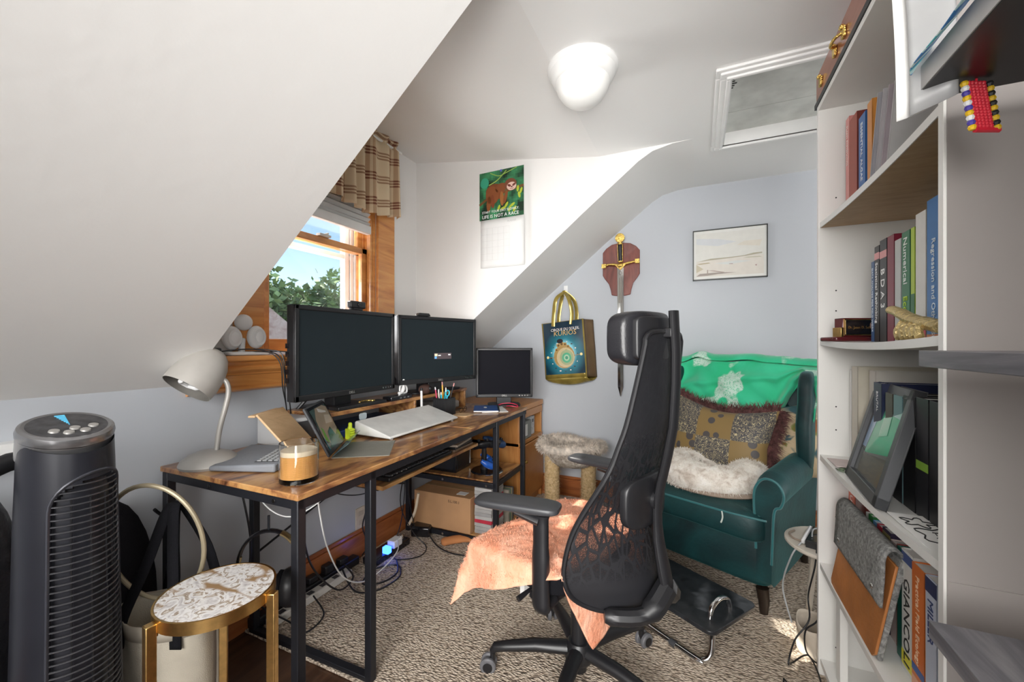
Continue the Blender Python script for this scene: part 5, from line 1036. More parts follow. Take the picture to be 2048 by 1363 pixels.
# books: spine faces -x
def book(name, label, x, y1, th, z, h, d, col, parts=(), txt=None, tcol=(.8, .8, .8), ts=None, gloss=.4, lean=0, grp=None, tpos=.08, xs=1.0):
    """y1 = far edge of the spine; the book runs th towards the camera"""
    t = thing(name, label, 'book' if name == 'book' else name.replace('_', ' '), (x, y1-th/2, z), 0, grp)
    T = Matrix.Rotation(R(lean), 4, 'X'); m = mat('cover_%02x%02x%02x' % tuple(int(c*255) for c in col), col, gloss, var=.04)
    MB().box(0, -th/2, 0, d, -th/2+.002, h, T=T).box(0, th/2-.002, 0, d, th/2, h, T=T).box(0, -th/2, 0, .002, th/2, h, T=T).build('cover', m, t, bevel=.0008, local=True)
    MB().box(.002, -th/2+.0021, .003, d-.003, th/2-.0021, h-.003, T=T).build('pages', PAPER, t, local=True)
    for z0, z1, c in parts: MB().box(-.0004, -th/2+.0004, z0*h, .001, th/2-.0004, z1*h, T=T).build('spine_band', mat('band_%02x%02x%02x' % tuple(int(q*255) for q in c), c, .45, var=.02), t, local=True)
    if txt:
        sz = ts or th*.72; o = T @ V((-.0008, sz*.36, h*(1-tpos))); u = T.to_3x3() @ V((0, 0, -1)); v = T.to_3x3() @ V((0, -1, 0))
        text(txt, sz, mat('txt_%02x%02x%02x' % tuple(int(q*255) for q in tcol), tcol, .5, var=0), t, o, u, v, 'title', local=True, xs=xs)
    return t
zA = lambda y: shelf_z(SZ['A'], y)+.0005
def row(z, x, items):
    for (y, th, h, d, col, lab, kw) in items: book('book', lab, x+kw.pop('dx', 0), y, th, shelf_z(SZ[z], y)+.001, h, d, col, **kw)
row('A', .452, [(1.705, .034, .325, .21, (.62, .24, .22), 'pinkish red book at the far end of the top shelf row', dict(txt='PLANT SYSTEMATICS', tcol=(.85, .75, .7), ts=.014)),
 (1.668, .070, .305, .20, (.16, .025, .018), 'thick dark red brown book on the top shelf beside the pinkish one', dict(parts=[(.0, 1, (.30, .045, .02))])),
 (1.585, .055, .275, .20, (.02, .12, .36), 'tall blue book with white title on the top shelf', dict(txt='ESSENTIAL ALGAE', tcol=(.85, .87, .9), ts=.022)),
 (1.515, .036, .285, .19, (.60, .24, .04), 'orange book on the top shelf behind the leaning magazines', {})])
for i in range(4):
    book('magazine', ['grey marbled magazine leaning on the top shelf, farthest of four', 'pale grey magazine leaning on the top shelf, second of four', 'mauve grey magazine leaning on the top shelf, third of four', 'light grey magazine leaning on the top shelf, nearest of four'][i], .43+.006*i, 1.435-i*.016, .007, SZ['A']-.009, .25, .20, [(.38, .37, .40), (.5, .48, .5), (.42, .36, .39), (.55, .54, .54)][i], lean=15, grp='leaning magazines on the top shelf')
row('A', .46, [(1.15, .06, .16, .16, (.012, .012, .014), 'short black book at the near end of the top shelf', {})])
row('B', .47, [(1.545, .024, .235, .20, (.03, .09, .22), 'slim navy book, farthest on the second shelf', dict(txt='DATA ANALYSIS FOR FIELD WORK', tcol=(.7, .78, .85), ts=.012)),
 (1.520, .034, .275, .21, (.012, .012, .014), 'black book with white title and pink top band on the second shelf', dict(parts=[(.86, .93, (.75, .35, .35))], txt='Statistical Rethinking', tcol=(.85, .85, .85), ts=.021, tpos=.17)),
 (1.482, .046, .285, .21, (.012, .012, .014), 'thick black book with large white letters on the second shelf', dict(parts=[(.82, .89, (.75, .35, .35))], txt='B D A 3', tcol=(.88, .88, .88), ts=.034, tpos=.28)),
 (1.432, .042, .285, .21, (.20, .008, .03), 'dark crimson book on the second shelf next to the grey one', {}),
 (1.386, .036, .265, .20, (.50, .52, .50), 'pale grey book left of the green book on the second shelf', {}),
 (1.346, .044, .275, .21, (.015, .16, .06), 'green book with white and yellow title on the second shelf', dict(txt='Numerical', tcol=(.85, .87, .85), ts=.028, tpos=.05)),
 (1.298, .020, .275, .20, (.42, .58, .03), 'lime yellow and green book on the second shelf', dict(parts=[(0, .42, (.02, .14, .05))])),
 (1.274, .048, .30, .21, (.72, .70, .66), 'white book with a red base band on the second shelf', dict(parts=[(0, .10, (.6, .05, .06))])),
 (1.222, .062, .315, .22, (.02, .16, .44), 'large blue book at the near end of the second shelf', dict(parts=[(0, .05, (.7, .25, .08))], txt='Regression and Other Stories', tcol=(.8, .86, .9), ts=.022, tpos=.28))])
t_ = bpy.data.objects
text('Ecology', .028, mat('txt_lime', (.55, .72, .05), .5, var=0), [o for o in t_ if o.get('label', '').startswith('green book with white and yellow')][0], (-.0008, .010, .275*.42), (0, 0, -1), (0, -1, 0), 'title', local=True)
row('C', .462, [(1.70, .014, .30, .24, (.80, .79, .77), 'thin white folder, farthest on the middle shelf', {}), (1.683, .055, .315, .23, (.55, .51, .42), 'cream cardboard folder beside the white one on the middle shelf', {}),
 (1.60, .05, .31, .20, (.58, .55, .50), 'pale book with a small brown picture on the middle shelf', dict(dx=.02)),
 (1.50, .055, .285, .22, (.012, .018, .06), 'dark navy book with small white title on the middle shelf', dict(txt='BRUTAL', tcol=(.7, .7, .72), ts=.016)),
 (1.42, .045, .265, .21, (.07, .06, .045), 'dark olive book on the middle shelf behind the picture frame', {}), (1.37, .05, .265, .21, (.16, .30, .32), 'black and teal spined book on the middle shelf', dict(parts=[(.0, .55, (.012, .012, .015))])),
 (1.315, .060, .27, .21, (.012, .012, .015), 'thick black book in the middle of the middle shelf', {}), (1.25, .055, .272, .21, (.02, .02, .024), 'black book with a green sticker near the end of the middle shelf', dict(parts=[(.40, .47, (.25, .45, .06))])), (1.19, .06, .27, .21, (.012, .012, .014), 'black book, nearest on the middle shelf', {})])
row('D', .465, [(1.725, .060, .285, .20, (.62, .10, .04), 'orange red book with white letters, farthest on the lower shelf', dict(txt='U N I X', tcol=(.85, .8, .75), ts=.03)),
 (1.66, .085, .27, .20, (.13, .018, .012), 'thick maroon book on the lower shelf', {}), (1.57, .020, .262, .20, (.7, .7, .66), 'narrow white book between maroon and green books on the lower shelf', {}), (1.548, .030, .265, .20, (.03, .22, .05), 'narrow green book on the lower shelf behind the leather sleeve', {}), (1.515, .026, .26, .20, (.15, .35, .6), 'light blue book on the lower shelf behind the leather sleeve', {}),
 (1.486, .036, .262, .20, (.45, .02, .05), 'bright red book on the lower shelf behind the leather sleeve', {}), (1.448, .05, .27, .20, (.03, .02, .05), 'dark purple book on the lower shelf behind the leather sleeve', dict(parts=[(.8, .97, (.3, .25, .1))])), (1.396, .034, .258, .20, (.62, .50, .46), 'beige pink book on the lower shelf behind the leather sleeve', {}), (1.360, .030, .262, .20, (.42, .07, .06), 'brick red book on the lower shelf behind the leather sleeve', {}),
 (1.328, .045, .27, .21, (.012, .14, .10), 'dark green book on the lower shelf next to the white titled book', dict(dx=-.01)),
 (1.280, .056, .285, .215, (.70, .70, .67), 'white book with black title and yellow sticker on the lower shelf', dict(dx=-.018, parts=[(.90, .98, (.08, .12, .30)), (.04, .16, (.75, .68, .05))], txt='GIANCOLI', tcol=(.02, .02, .02), ts=.040, tpos=.22, xs=1.1)),
 (1.218, .056, .28, .215, (.68, .17, .03), 'bright orange book near the end of the lower shelf', dict(dx=-.022, parts=[(.0, .10, (.75, .4, .25)), (.14, .2, (.05, .12, .35))], txt='Practical Field Ecology', tcol=(.85, .6, .4), ts=.022)),
 (1.158, .046, .28, .21, (.55, .60, .72), 'pale blue book, nearest on the lower shelf', dict(dx=-.022, parts=[(.88, .99, (.03, .04, .12))], txt='MILLER', tcol=(.04, .06, .18), ts=.030, tpos=.16))])
# name plate
npz = shelf_z(SZ['B'], 1.55)+.002
npl = thing('desk_nameplate', 'polished dark wood desk nameplate with gold lettering on the second shelf', 'nameplate', (.485, 1.655, npz), R(112))
redw = mat('rosewood_gloss', (.10, .012, .014), .2, coat=.5, var=.2)
MB().box(-.036, -.112, 0, .036, .112, .014).build('base', redw, npl, bevel=.004, local=True); MB().box(-.020, -.080, .014, .016, .080, .074).build('plate_block', redw, npl, bevel=.002, local=True)
MB().box(-.022, -.076, .019, -.0195, .076, .070).build('gold_border', GOLD, npl, local=True); MB().box(-.0235, -.073, .022, -.0215, .073, .067).build('black_plaque', BLKG, npl, local=True)
MB().box(-.026, -.098, .014, .012, -.078, .052).build('gold_end', GOLD, npl, bevel=.001, local=True); MB().box(-.024, .079, .014, .012, .088, .044).build('gold_end', GOLD, npl, bevel=.001, local=True)
text('Dr. Jason D. Selwyn', .0125, GOLD, npl, (-.0240, .066, .040), (0, -1, 0), (0, 0, 1), 'engraved_name', local=True, xs=.80)
q = MB(); q.prism([(.0, 0), (.012, .010), (.030, .013), (.045, .004), (.052, .012), (.054, -.008), (.045, -.002), (.030, -.010), (.012, -.008)], (-.0238, -.024, .045), (0, -.72, 0), (0, 0, .8), (-.0005, 0, 0)); q.build('fish_emblem', GOLD, npl, local=True, smooth=0)
sn = MB().ball((.50, 1.585, npz+.110-.05), (.02, .03, .022), 14).build('glass_paperweight', mat('amber_glass', (.5, .32, .25), .15, coat=.5)); tag(sn, 'small amber glass paperweight behind the nameplate', 'paperweight')
sn.location.z = -.012
og = thing('gold_ornament', 'gold painted carved driftwood ornament on the second shelf', 'ornament', (.41, 1.12, shelf_z(SZ['B'], 1.1)))
og_m = mat('gold_paint', (.62, .48, .22), .35, .6, bmp=.8, bs=120, var=.15); zb = shelf_z(SZ['B'], 1.08)
q = MB(); q.tube(sm([(.415, 1.245, zb+.072), (.415, 1.20, zb+.062), (.415, 1.15, zb+.046), (.42, 1.09, zb+.032), (.425, 1.03, zb+.02)], 5), [.006]+[.012]*5+[.014]*8+[.016]*6+[.010], 12, flat=.8)
for i in range(5): y = 1.17-i*.022; q.tube(sm([(.415, y, zb+.045-i*.004), (.400, y-.008, zb+.020), (.398, y-.02, zb+.004)], 3), .008, 8)
q.build('carved_body', og_m, og)
# picture frame on shelf C
fz = SZ['C']; pf = thing('photo_frame', 'dark grey picture frame tilted back on the middle shelf', 'picture frame', (.43, 1.38, fz-.008))
F1, F2 = V((.418, 1.545, fz-.010)), V((.392, 1.235, fz-.008)); upf = V((.085, .03, .280)); fe = (F2-F1).normalized(); fu = upf.normalized(); fn_ = fe.cross(fu); fn_ = -fn_ if fn_.x > 0 else fn_; Lf, Hf = (F2-F1).length, upf.length
def fp(a, b, k=0): return F1+fe*a+fu*b+fn_*k
q = MB()
for a0, a1, b0, b1 in ((0, Lf, 0, .028), (0, Lf, Hf-.028, Hf), (0, .026, 0, Hf), (Lf-.026, Lf, 0, Hf)):
    vs = [fp(a, b, k) for k in (-.012, .012) for a, b in ((a0, b0), (a1, b0), (a1, b1), (a0, b1))]; q.add(vs, [(0, 1, 2, 3), (4, 5, 6, 7), (0, 1, 5, 4), (1, 2, 6, 5), (2, 3, 7, 6), (3, 0, 4, 7)])
q.build('frame', mat('frame_grey', (.075, .078, .085), .45), pf, bevel=.002)
q = MB(); c = lambda a0, b0, a1, b1: [(a0, b0), (a1, b0), (a1, b1), (a0, b1)]
def pic(poly, col, k): q.add([fp(a*Lf, b*Hf, .001+k*.0004) for a, b in poly], [tuple(range(len(poly)))], col)
pic(c(.05, .08, .95, .92), (.16, .17, .17), 0); pic([(.22, .30), (.93, .42), (.93, .88), (.42, .90), (.30, .75)], (.04, .42, .22), 1); pic([(.42, .90), (.93, .88), (.93, .72), (.50, .74)], (.38, .55, .55), 2); pic([(.10, .10), (.93, .10), (.93, .38), (.30, .30), (.12, .33)], (.09, .10, .095), 2)
pic([(.07, .35), (.22, .35), (.34, .88), (.18, .90), (.08, .7)], (.30, .42, .62), 2); pic([(.06, .08), (.10, .08), (.16, .92), (.06, .92)], (.015, .015, .02), 3); pic([(.45, .50), (.65, .55), (.62, .72), (.44, .68)], (.30, .60, .42), 3); pic([(.55, .80), (.66, .80), (.66, .88), (.55, .88)], (.65, .55, .35), 3)
q.build('picture', PG, pf, smooth=0)
q = MB(); a_ = fp(Lf*.5, Hf*.75, -.013); q.tube([a_, (.545, 1.42, fz-.005)], .012, 6, flat=.25); q.build('easel_leg', BLK, pf)
# papers on shelf C
pz = shelf_z(SZ['C'], 1.1)+.002
prt = thing('printed_sheet', 'white sheet with black flower line drawing at the near end of the middle shelf', 'paper', (.46, 1.09, pz)); MB().box(.400, .99, pz, .60, 1.22, pz+.0015).build('sheet', PAPER, prt)
q = MB(); K = mat('ink_black', (.02, .02, .02), .6)
for (x, y, r_) in ((.455, 1.10, .042), (.435, 1.17, .022), (.47, 1.045, .026), (.50, 1.16, .025)):
    pts = [(x+(r_+.008*cos(5*a))*cos(a), y+(r_+.008*cos(5*a))*sin(a), pz+.0022) for a in [i*.21 for i in range(30)]]; q.tube(pts, .0014, 4, closed=True)
for i in range(14): a = i*.45; q.tube([(.455+.016*cos(a*1.7), 1.10+.02*sin(a), pz+.0022), (.455+.022*cos(a), 1.10+.026*sin(a*1.3), pz+.0022)], .001, 4)
q.build('line_drawing', K, prt, smooth=0)
lf = boxthing('leaflet', 'small pinkish leaflet at the far end of the middle shelf', 'leaflet', mat('leaflet_pink', (.62, .52, .50), .6), .40, 1.60, shelf_z(.782, 1.64)+.002, .455, 1.70, shelf_z(.782, 1.64)+.005, 0)
q = MB(); zz = shelf_z(.782, 1.58)+.002; q.flat([(-.03, 0), (.0, .012), (.035, .004), (.0, -.008)], (.412, 1.59, zz+.0005), (.3, .95, 0), (1, -.3, 0)); q.flat([(-.02, 0), (.0, .008), (.025, .0), (.0, -.008)], (.402, 1.565, zz+.001), (-.3, .9, 0), (1, .3, 0)); tag(q.build('dried_leaf', mat('dry_green', (.16, .22, .14), .7), solid=.001), 'dried green leaves at the foot of the picture frame', 'leaf')
# leather and felt sleeve on shelf D
cl = thing('laptop_sleeve', 'tan leather and grey felt laptop sleeve leaning against the lower shelf books', 'sleeve', (.425, 1.43, SZ['D']-.01))
zc_ = SZ['D']-.010; y0, y1 = 1.275, 1.632
def slx(z): return .398+(.452-.398)*(z-zc_)/.30
q = MB(); q.prism([(y, z) for y, z in ((y0, zc_+.012), (y0+.012, zc_), (y1-.012, zc_), (y1, zc_+.012), (y1, zc_+.235), (y0, zc_+.235))], (0, 0, 0), (0, 1, 0), (.0, 0, 1), (-.006, 0, 0))
for p in q.v: p.x += slx(p.z)
q.build('leather_front', LEATHER, cl, bevel=.0015)
q = MB(); q.prism([(y0-.003, zc_), (y1+.003, zc_), (y1+.003, zc_+.25), (y0-.003, zc_+.25)], (.0, 0, 0), (0, 1, 0), (0, 0, 1), (.012, 0, 0))
for p in q.v: p.x += slx(p.z)
q.build('felt_back', FELT, cl, bevel=.003)
fpth = sm([(slx(zc_+.20)+.010, 0, zc_+.20), (slx(zc_+.25)+.008, 0, zc_+.255), (slx(zc_+.25)-.012, 0, zc_+.275), (slx(zc_+.25)-.030, 0, zc_+.255), (slx(zc_+.2)-.024, 0, zc_+.20), (slx(zc_+.13)-.016, 0, zc_+.13)], 5)
q = MB(); q.grid(lambda u, v: (lambda k, i: ((fpth[i]*(1-(k-i))+fpth[min(i+1, len(fpth)-1)]*(k-i)).x, y0-.004+(y1-y0+.008)*u, (fpth[i]*(1-(k-i))+fpth[min(i+1, len(fpth)-1)]*(k-i)).z))(v*(len(fpth)-1), min(int(v*(len(fpth)-1)), len(fpth)-1)), 10, 24); q.build('felt_flap', FELT, cl, solid=.006, smooth=80)
for y in (y0+.05, y1-.04): MB().ball((slx(zc_+.15)-.021, y, zc_+.155), (.004, .007, .007), 12).build('snap', STEEL, cl)
# wooden case on top
wcx = thing('wooden_case', 'reddish wooden case with brass clasps lying on top of the bookcase', 'case', (.47, 1.47, BT))
MB().box(.386, 1.16, BT+.018, .62, 1.775, BT+.115).build('case_body', wood('reddish_case', [(.20, .05, .025), (.33, .105, .06), (.40, .14, .085)], (5, .7, 5), 3, .3, .5), wcx, bevel=.004); MB().box(.382, 1.155, BT+.001, .625, 1.78, BT+.018).build('black_base', BLK, wcx)
for y in (1.70, 1.545, 1.46, 1.25): c_ = MB().box(.378, y-.012, BT+.045, .386, y+.012, BT+.075).lathe([(.001, -.006), (.007, -.006), (.007, .006), (.001, .006)], T=at((.378, y, BT+.076), ('X', 90)), seg=12).build('clasp', BRASS, wcx, bevel=.002)
MB().tube(sm([(.383, 1.535, BT+.068), (.366, 1.52, BT+.062), (.366, 1.485, BT+.062), (.383, 1.47, BT+.068)], 5), .0045, 8).build('handle', BRASS, wcx)

# ================================================================ DARK SHELF UNIT, foreground right
DKB = wood('dark_slate_board', [(.07, .068, .078), (.135, .13, .145), (.26, .25, .26)], (9, 1, 9), 2.5, .35, .1)
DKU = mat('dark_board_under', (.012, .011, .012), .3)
du = thing('wall_shelf_unit', 'near dark slate shelf unit of three boards at the right edge', 'shelf', (.49, .5, .6))
for zt_, th_, ye in ((1.572, .035, .826), (1.156, .024, .804), (.772, .024, .775)):
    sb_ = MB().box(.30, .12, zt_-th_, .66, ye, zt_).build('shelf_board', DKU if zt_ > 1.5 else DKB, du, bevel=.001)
    if zt_ > 1.5: MB().box(.2985, .12, zt_-th_+.001, .30, ye, zt_).build('grey_edging', mat('edging_grey', (.46, .45, .44), .4, .1), sb_)
MB().box(.655, .12, .0, .672, .775, 1.60).build('back_board', LAMIN_B, du); MB().box(.30, .08, .0, .672, .12, 1.60).build('side_board', DKB, du)
# rolled papers hanging at the upper shelf end
rp = thing('paper_roll', 'large curled grey and white sheets standing at the end of the top dark shelf', 'paper', (.29, .80, 1.6))
for k, (dx, dy, mm) in enumerate(((-.007, .007, PAPER), (.004, .0, mat('grey_film', (.36, .36, .36), .3)))):
    q = MB(); q.grid(lambda u, v: (.284+dx+.045*u-.018*v*v+.006*sin(u*3), .792+dy+.012*cos(u*2.5+k), 1.505+.012*u+.35*v), 12, 14); q.build('sheet', mm, rp, solid=.001, smooth=80)
# lanyard strip and beaded charm
MI = [(.03, .22, .55), (.55, .78, .80), (.12, .52, .60), (.6, .8, .8)]
q = MB(); pts = sm([(.302, .80, 1.576), (.296, .785, 1.579), (.292, .75, 1.576), (.295, .70, 1.578), (.292, .64, 1.577), (.296, .57, 1.579), (.298, .50, 1.577)], 5); n0 = len(q.v)
for i, p in enumerate(pts): q.v += [V((p.x-.012, p.y, p.z-.012)), V((p.x+.012, p.y+.006, p.z+.014))]
for i in range(len(pts)-1): q.face((2*i, 2*i+1, 2*i+3, 2*i+2), MI[(i//2) % 4 if i % 5 else 0])
tag(q.build('lanyard', P, solid=.0015), 'teal white and blue cloth lanyard along the top dark shelf edge', 'lanyard')
bd_ = thing('beaded_charm', 'red beaded charm with yellow white and blue beads under the top dark shelf', 'charm', (.360, .79, 1.536)); redb = mat('bead_red', (.62, .02, .04), .3)
c0, c1 = V((.356, .790, 1.533)), V((.368, .797, 1.466)); ddx = (c1-c0); rgt = V((.91, .41, 0))
q = MB()
for j in range(5):
    for i in range(17): q.ball(c0+ddx*((i+.5)/17)+rgt*(-.0115+.0052*j), .0032, 8)
q.build('red_beads', redb, bd_)
q = MB(); bc_ = [(.8, .5, .02), (.8, .8, .78), (.08, .06, .35)]
for s_ in (-1, 1):
    q = MB()
    for i in range(10): q.ball(c0+ddx*((i+.5)/10)+rgt*(.000+s_*.0175), .0048, 8, col=bc_[i % 3] if s_ < 0 else ((.7, .45, .02) if i % 2 else (.02, .02, .02)))
    q.build('bead_column', PG, bd_)
if 1: pass; MB().tube([c0+V((0, 0, .004)), c0-V((0, 0, .003))], .0015, 6).build('cord', redb, bd_); MB().tube([c1-rgt*.014, c1+rgt*.020], .0035, 6).build('red_bar', redb, bd_)

# ================================================================ SMALL ROUND TABLE BEHIND THE BOOKCASE
rt = thing('round_table', 'small round pale wood side table with router on it behind the bookcase', 'table', (.472, 1.925, 0))
MB().lathe([(.001, .335), (.188, .335), (.195, .342), (.195, .352), (.001, .352)], c=(.472, 1.925, .05), sx=.80, sy=.80, seg=48).build('tabletop', mat('pale_top', (.66, .60, .52), .35, var=.05), rt, bevel=.002)
for a in (0, 120, 240): MB().tube([(.472+.08*cos(R(a)), 1.925+.08*sin(R(a)), .385), (.472+.12*cos(R(a)), 1.925+.12*sin(R(a)), .012)], [.014, .010], 10).build('leg', mat('pale_leg', (.6, .54, .46), .4), rt)
ro = thing('router', 'black and white wireless router wrapped in cables on the small round table', 'router', (.455, 1.925, .402), R(-20))
MB().box(-.06, -.085, 0, .07, .085, .022).build('body', BLKG, ro, bevel=.006, local=True); MB().box(-.072, -.085, .002, -.06, .085, .022).build('white_end', WPLA, ro, bevel=.006, local=True); MB().box(-.055, -.095, .0, .07, -.085, .022).build('front', BLK, ro, local=True)
RC = [([(.40, 1.90, .428), (.42, 1.96, .436), (.47, 1.98, .434), (.50, 1.93, .43)], .0025, GREYP, 'grey cable looped over the router'),
 ([(.36, 1.99, .407), (.335, 1.95, .408), (.345, 1.91, .406), (.375, 1.89, .407)], .0035, mat('taupe_cable', (.28, .22, .17), .5), 'short brown cable beside the router on the round table'),
 ([(.36, 1.87, .41), (.325, 1.85, .36), (.31, 1.93, .20), (.335, 1.90, .08)], .003, GREYP, 'light grey cable drooping off the left edge of the round table'),
 ([(.40, 1.83, .41), (.385, 1.79, .36), (.38, 1.86, .22), (.37, 1.80, .16), (.32, 1.76, .10), (.29, 1.70, .05), (.31, 1.74, .03), (.37, 1.80, .03), (.375, 1.66, .02), (.30, 1.62, .018), (.27, 1.66, .018)], .0028, BLK, 'black cable hanging from the table and zigzagging on the carpet'),
 ([(.44, 1.84, .41), (.41, 1.775, .36), (.40, 1.80, .18), (.36, 1.80, .12), (.36, 1.79, .05), (.39, 1.76, .04), (.40, 1.80, .10)], .0028, BLK, 'second black cable hanging tangled below the round table'),
 ([(.27, 1.66, .018), (.26, 1.60, .018), (.265, 1.55, .018), (.29, 1.52, .018), (.31, 1.50, .018)], .0028, BLK, 'end of the black cable lying on the sunlit carpet')]
for pts, r_, m_, lab in RC: tag(MB().tube(sm(pts, 7), r_, 7).build('cable', m_), lab, 'cable')
pbg = thing('paper_bag', 'crumpled beige paper bag on the carpet behind the bookcase corner', 'bag', (.47, 1.84, .012))
MB().grid(lambda u, v: (.44+.095*cos(2*pi*u)*(1+.1*noise.noise(V((u*6, v*3, 2)))), 1.865+.085*sin(2*pi*u), .013+.11*v+.01*sin(6*pi*u)*v), 40, 8).build('bag_body', mat('beige_bag', (.62, .54, .44), .8, bmp=.2), pbg, solid=.002, smooth=40)

# ================================================================ GABLE WALL
sw = thing('mounted_sword', 'decorative gold hilted sword mounted on the gable wall plaque', 'sword', (-.50, 2.97, 1.38))
pq = [(-.125, .02), (-.130, .02), (-.130, .185), (-.105, .215), (-.065, .240), (0, .250), (.065, .240), (.105, .215), (.130, .185), (.130, .02), (.115, -.005), (.085, -.045), (.072, -.09), (.066, -.125), (.03, -.132), (-.03, -.132), (-.066, -.125), (-.072, -.09), (-.085, -.045), (-.115, -.005)]
pl_ = MB().prism([(a, b) for a, b in pq[1:]], (-.50, 2.985, 1.645), (1, 0, 0), (0, 0, 1), (0, .015, 0)).build('sword_plaque', MAHOG, bevel=.004); tag(pl_, 'dark red shield shaped wooden plaque behind the sword', 'plaque')
Y = 2.962
q = MB(); q.add([(-.522, Y+.004, 1.72), (-.4995, Y-.003, 1.72), (-.477, Y+.004, 1.72), (-.4995, Y+.009, 1.72), (-.518, Y+.004, .86), (-.4995, Y-.002, .86), (-.481, Y+.004, .86), (-.4995, Y+.008, .86), (-.4995, Y+.003, .79)], [(0, 1, 5, 4), (1, 2, 6, 5), (2, 3, 7, 6), (3, 0, 4, 7), (4, 5, 8), (5, 6, 8), (6, 7, 8), (7, 4, 8), (3, 2, 1, 0)]); q.build('blade', mat('polished_blade', (.66, .65, .63), .12, 1, var=.03), sw, smooth=0)
q = MB()
for i in range(3): q.box(-.510+i*.009, Y-.0045, 1.46, -.5085+i*.009, Y-.001, 1.64)
q.tube([(-.4995+.010*cos(a), Y-.004, 1.672+.012*sin(a)) for a in [i*.628 for i in range(10)]], .0012, 4, closed=True); q.build('blade_etching', mat('etch', (.35, .30, .26), .5, .6), sw, smooth=0)
q = MB(); q.tube(sm([(-.625, Y, 1.728), (-.58, Y, 1.738), (-.53, Y, 1.732), (-.4995, Y, 1.724), (-.47, Y, 1.735), (-.42, Y, 1.744), (-.375, Y, 1.748)], 4), [.008]*6+[.010]*4+[.017]*5+[.010]*4+[.008]*6, 12); q.box(-.632, Y-.010, 1.713, -.600, Y+.008, 1.745).box(-.400, Y-.010, 1.732, -.368, Y+.008, 1.764).prism([(-.045, .012), (0, -.034), (.045, .012)], (-.4995, Y-.010, 1.724), (1, 0, 0), (0, 0, 1), (0, .016, 0)); q.build('crossguard', BRASS, sw, bevel=.002)
MB().tube(sm([(-.4995, Y, 1.755), (-.5, Y, 1.79), (-.501, Y, 1.83), (-.502, Y, 1.875)], 4), [.013]+[.0155]*7+[.0165]*4+[.013], 16).build('grip', BLK, sw)
q = MB()
for s_ in (-1, 1): q.tube([(-.4995+s_*.0155, Y-.002, 1.755), (-.502+s_*.0175, Y-.002, 1.875)], .0025, 6)
q.lathe([(.001, -.006), (.018, -.006), (.018, .006), (.001, .006)], c=(-.502, Y, 1.880), seg=16).lathe([(.001, -.004), (.017, -.004), (.019, .004), (.001, .004)], c=(-.4995, Y, 1.752), seg=16); q.build('grip_fittings', BRASS, sw)
MB().lathe([(.001, -.010), (.018, -.010), (.032, -.007), (.034, 0), (.032, .007), (.018, .010), (.001, .010)], T=at((-.503, Y, 1.922), ('X', 90)), seg=28).lathe([(.020, -.012), (.023, -.014), (.026, -.012)], T=at((-.503, Y, 1.922), ('X', 90)), seg=28, cap=False).build('pommel', BRASS, sw)
# picture
pt_ = thing('framed_picture', 'thin black framed pale beach watercolour on the gable wall', 'picture', (.185, 2.98, 1.75))
x0, x1, z0, z1 = -.028, .400, 1.588, 1.918; q = MB()
for b in ((x0, z0, x1, z0+.006), (x0, z1-.006, x1, z1), (x0, z0, x0+.006, z1), (x1-.006, z0, x1, z1)): q.box(b[0], 2.972, b[1], b[2], YG-.001, b[3])
q.build('frame', mat('thin_black_frame', (.03, .032, .03), .4), pt_); MB().box(x0+.005, 2.980, z0+.005, x1-.005, YG-.002, z1-.005).build('mat_board', mat('mat_board', (.74, .74, .71), .6, var=.01), pt_)
q = MB(); pw_, ph_ = x1-x0, z1-z0
def wp(poly, col, k): q.add([(x0+a*pw_, 2.9795-k*.0003, z0+b*ph_) for a, b in poly], [tuple(range(len(poly)))], col)
wp(c(.045, .07, .955, .93), (.68, .67, .63), 0); wp([(.05, .72), (.35, .66), (.6, .72), (.35, .80), (.05, .84)], (.60, .62, .64), 1); wp([(.6, .65), (.9, .6), (.93, .72), (.7, .72)], (.68, .64, .56), 1); wp([(.05, .07), (.95, .07), (.95, .44), (.6, .43), (.25, .42), (.05, .37)], (.68, .64, .58), 1)
wp([(.05, .37), (.25, .42), (.5, .425), (.7, .44), (.82, .475), (.93, .48), (.93, .455), (.72, .425), (.5, .405), (.2, .385)], (.40, .37, .28), 2); wp([(.05, .33), (.22, .345), (.25, .33), (.1, .315)], (.40, .34, .20), 3); wp([(.68, .39), (.93, .385), (.9, .40), (.75, .405)], (.48, .46, .35), 3)
wp([(.05, .08), (.2, .085), (.35, .105), (.6, .12), (.35, .14), (.1, .13)], (.33, .28, .25), 3); wp([(.2, .19), (.3, .16), (.42, .13), (.44, .14), (.3, .18)], (.38, .30, .27), 4); wp([(.2, .1), (.215, .1), (.215, .2), (.2, .2)], (.35, .29, .25), 4); wp([(.50, .29), (.55, .285), (.55, .30), (.5, .30)], (.38, .28, .27), 4); wp([(.05, .15), (.15, .22), (.05, .32)], (.52, .46, .34), 2); wp([(.84, .23), (.86, .22), (.865, .25), (.845, .25)], (.40, .28, .26), 4); wp([(.3, .32), (.6, .35), (.8, .33), (.5, .28)], (.63, .65, .63), 2)
q.build('watercolour', P, pt_, smooth=0)
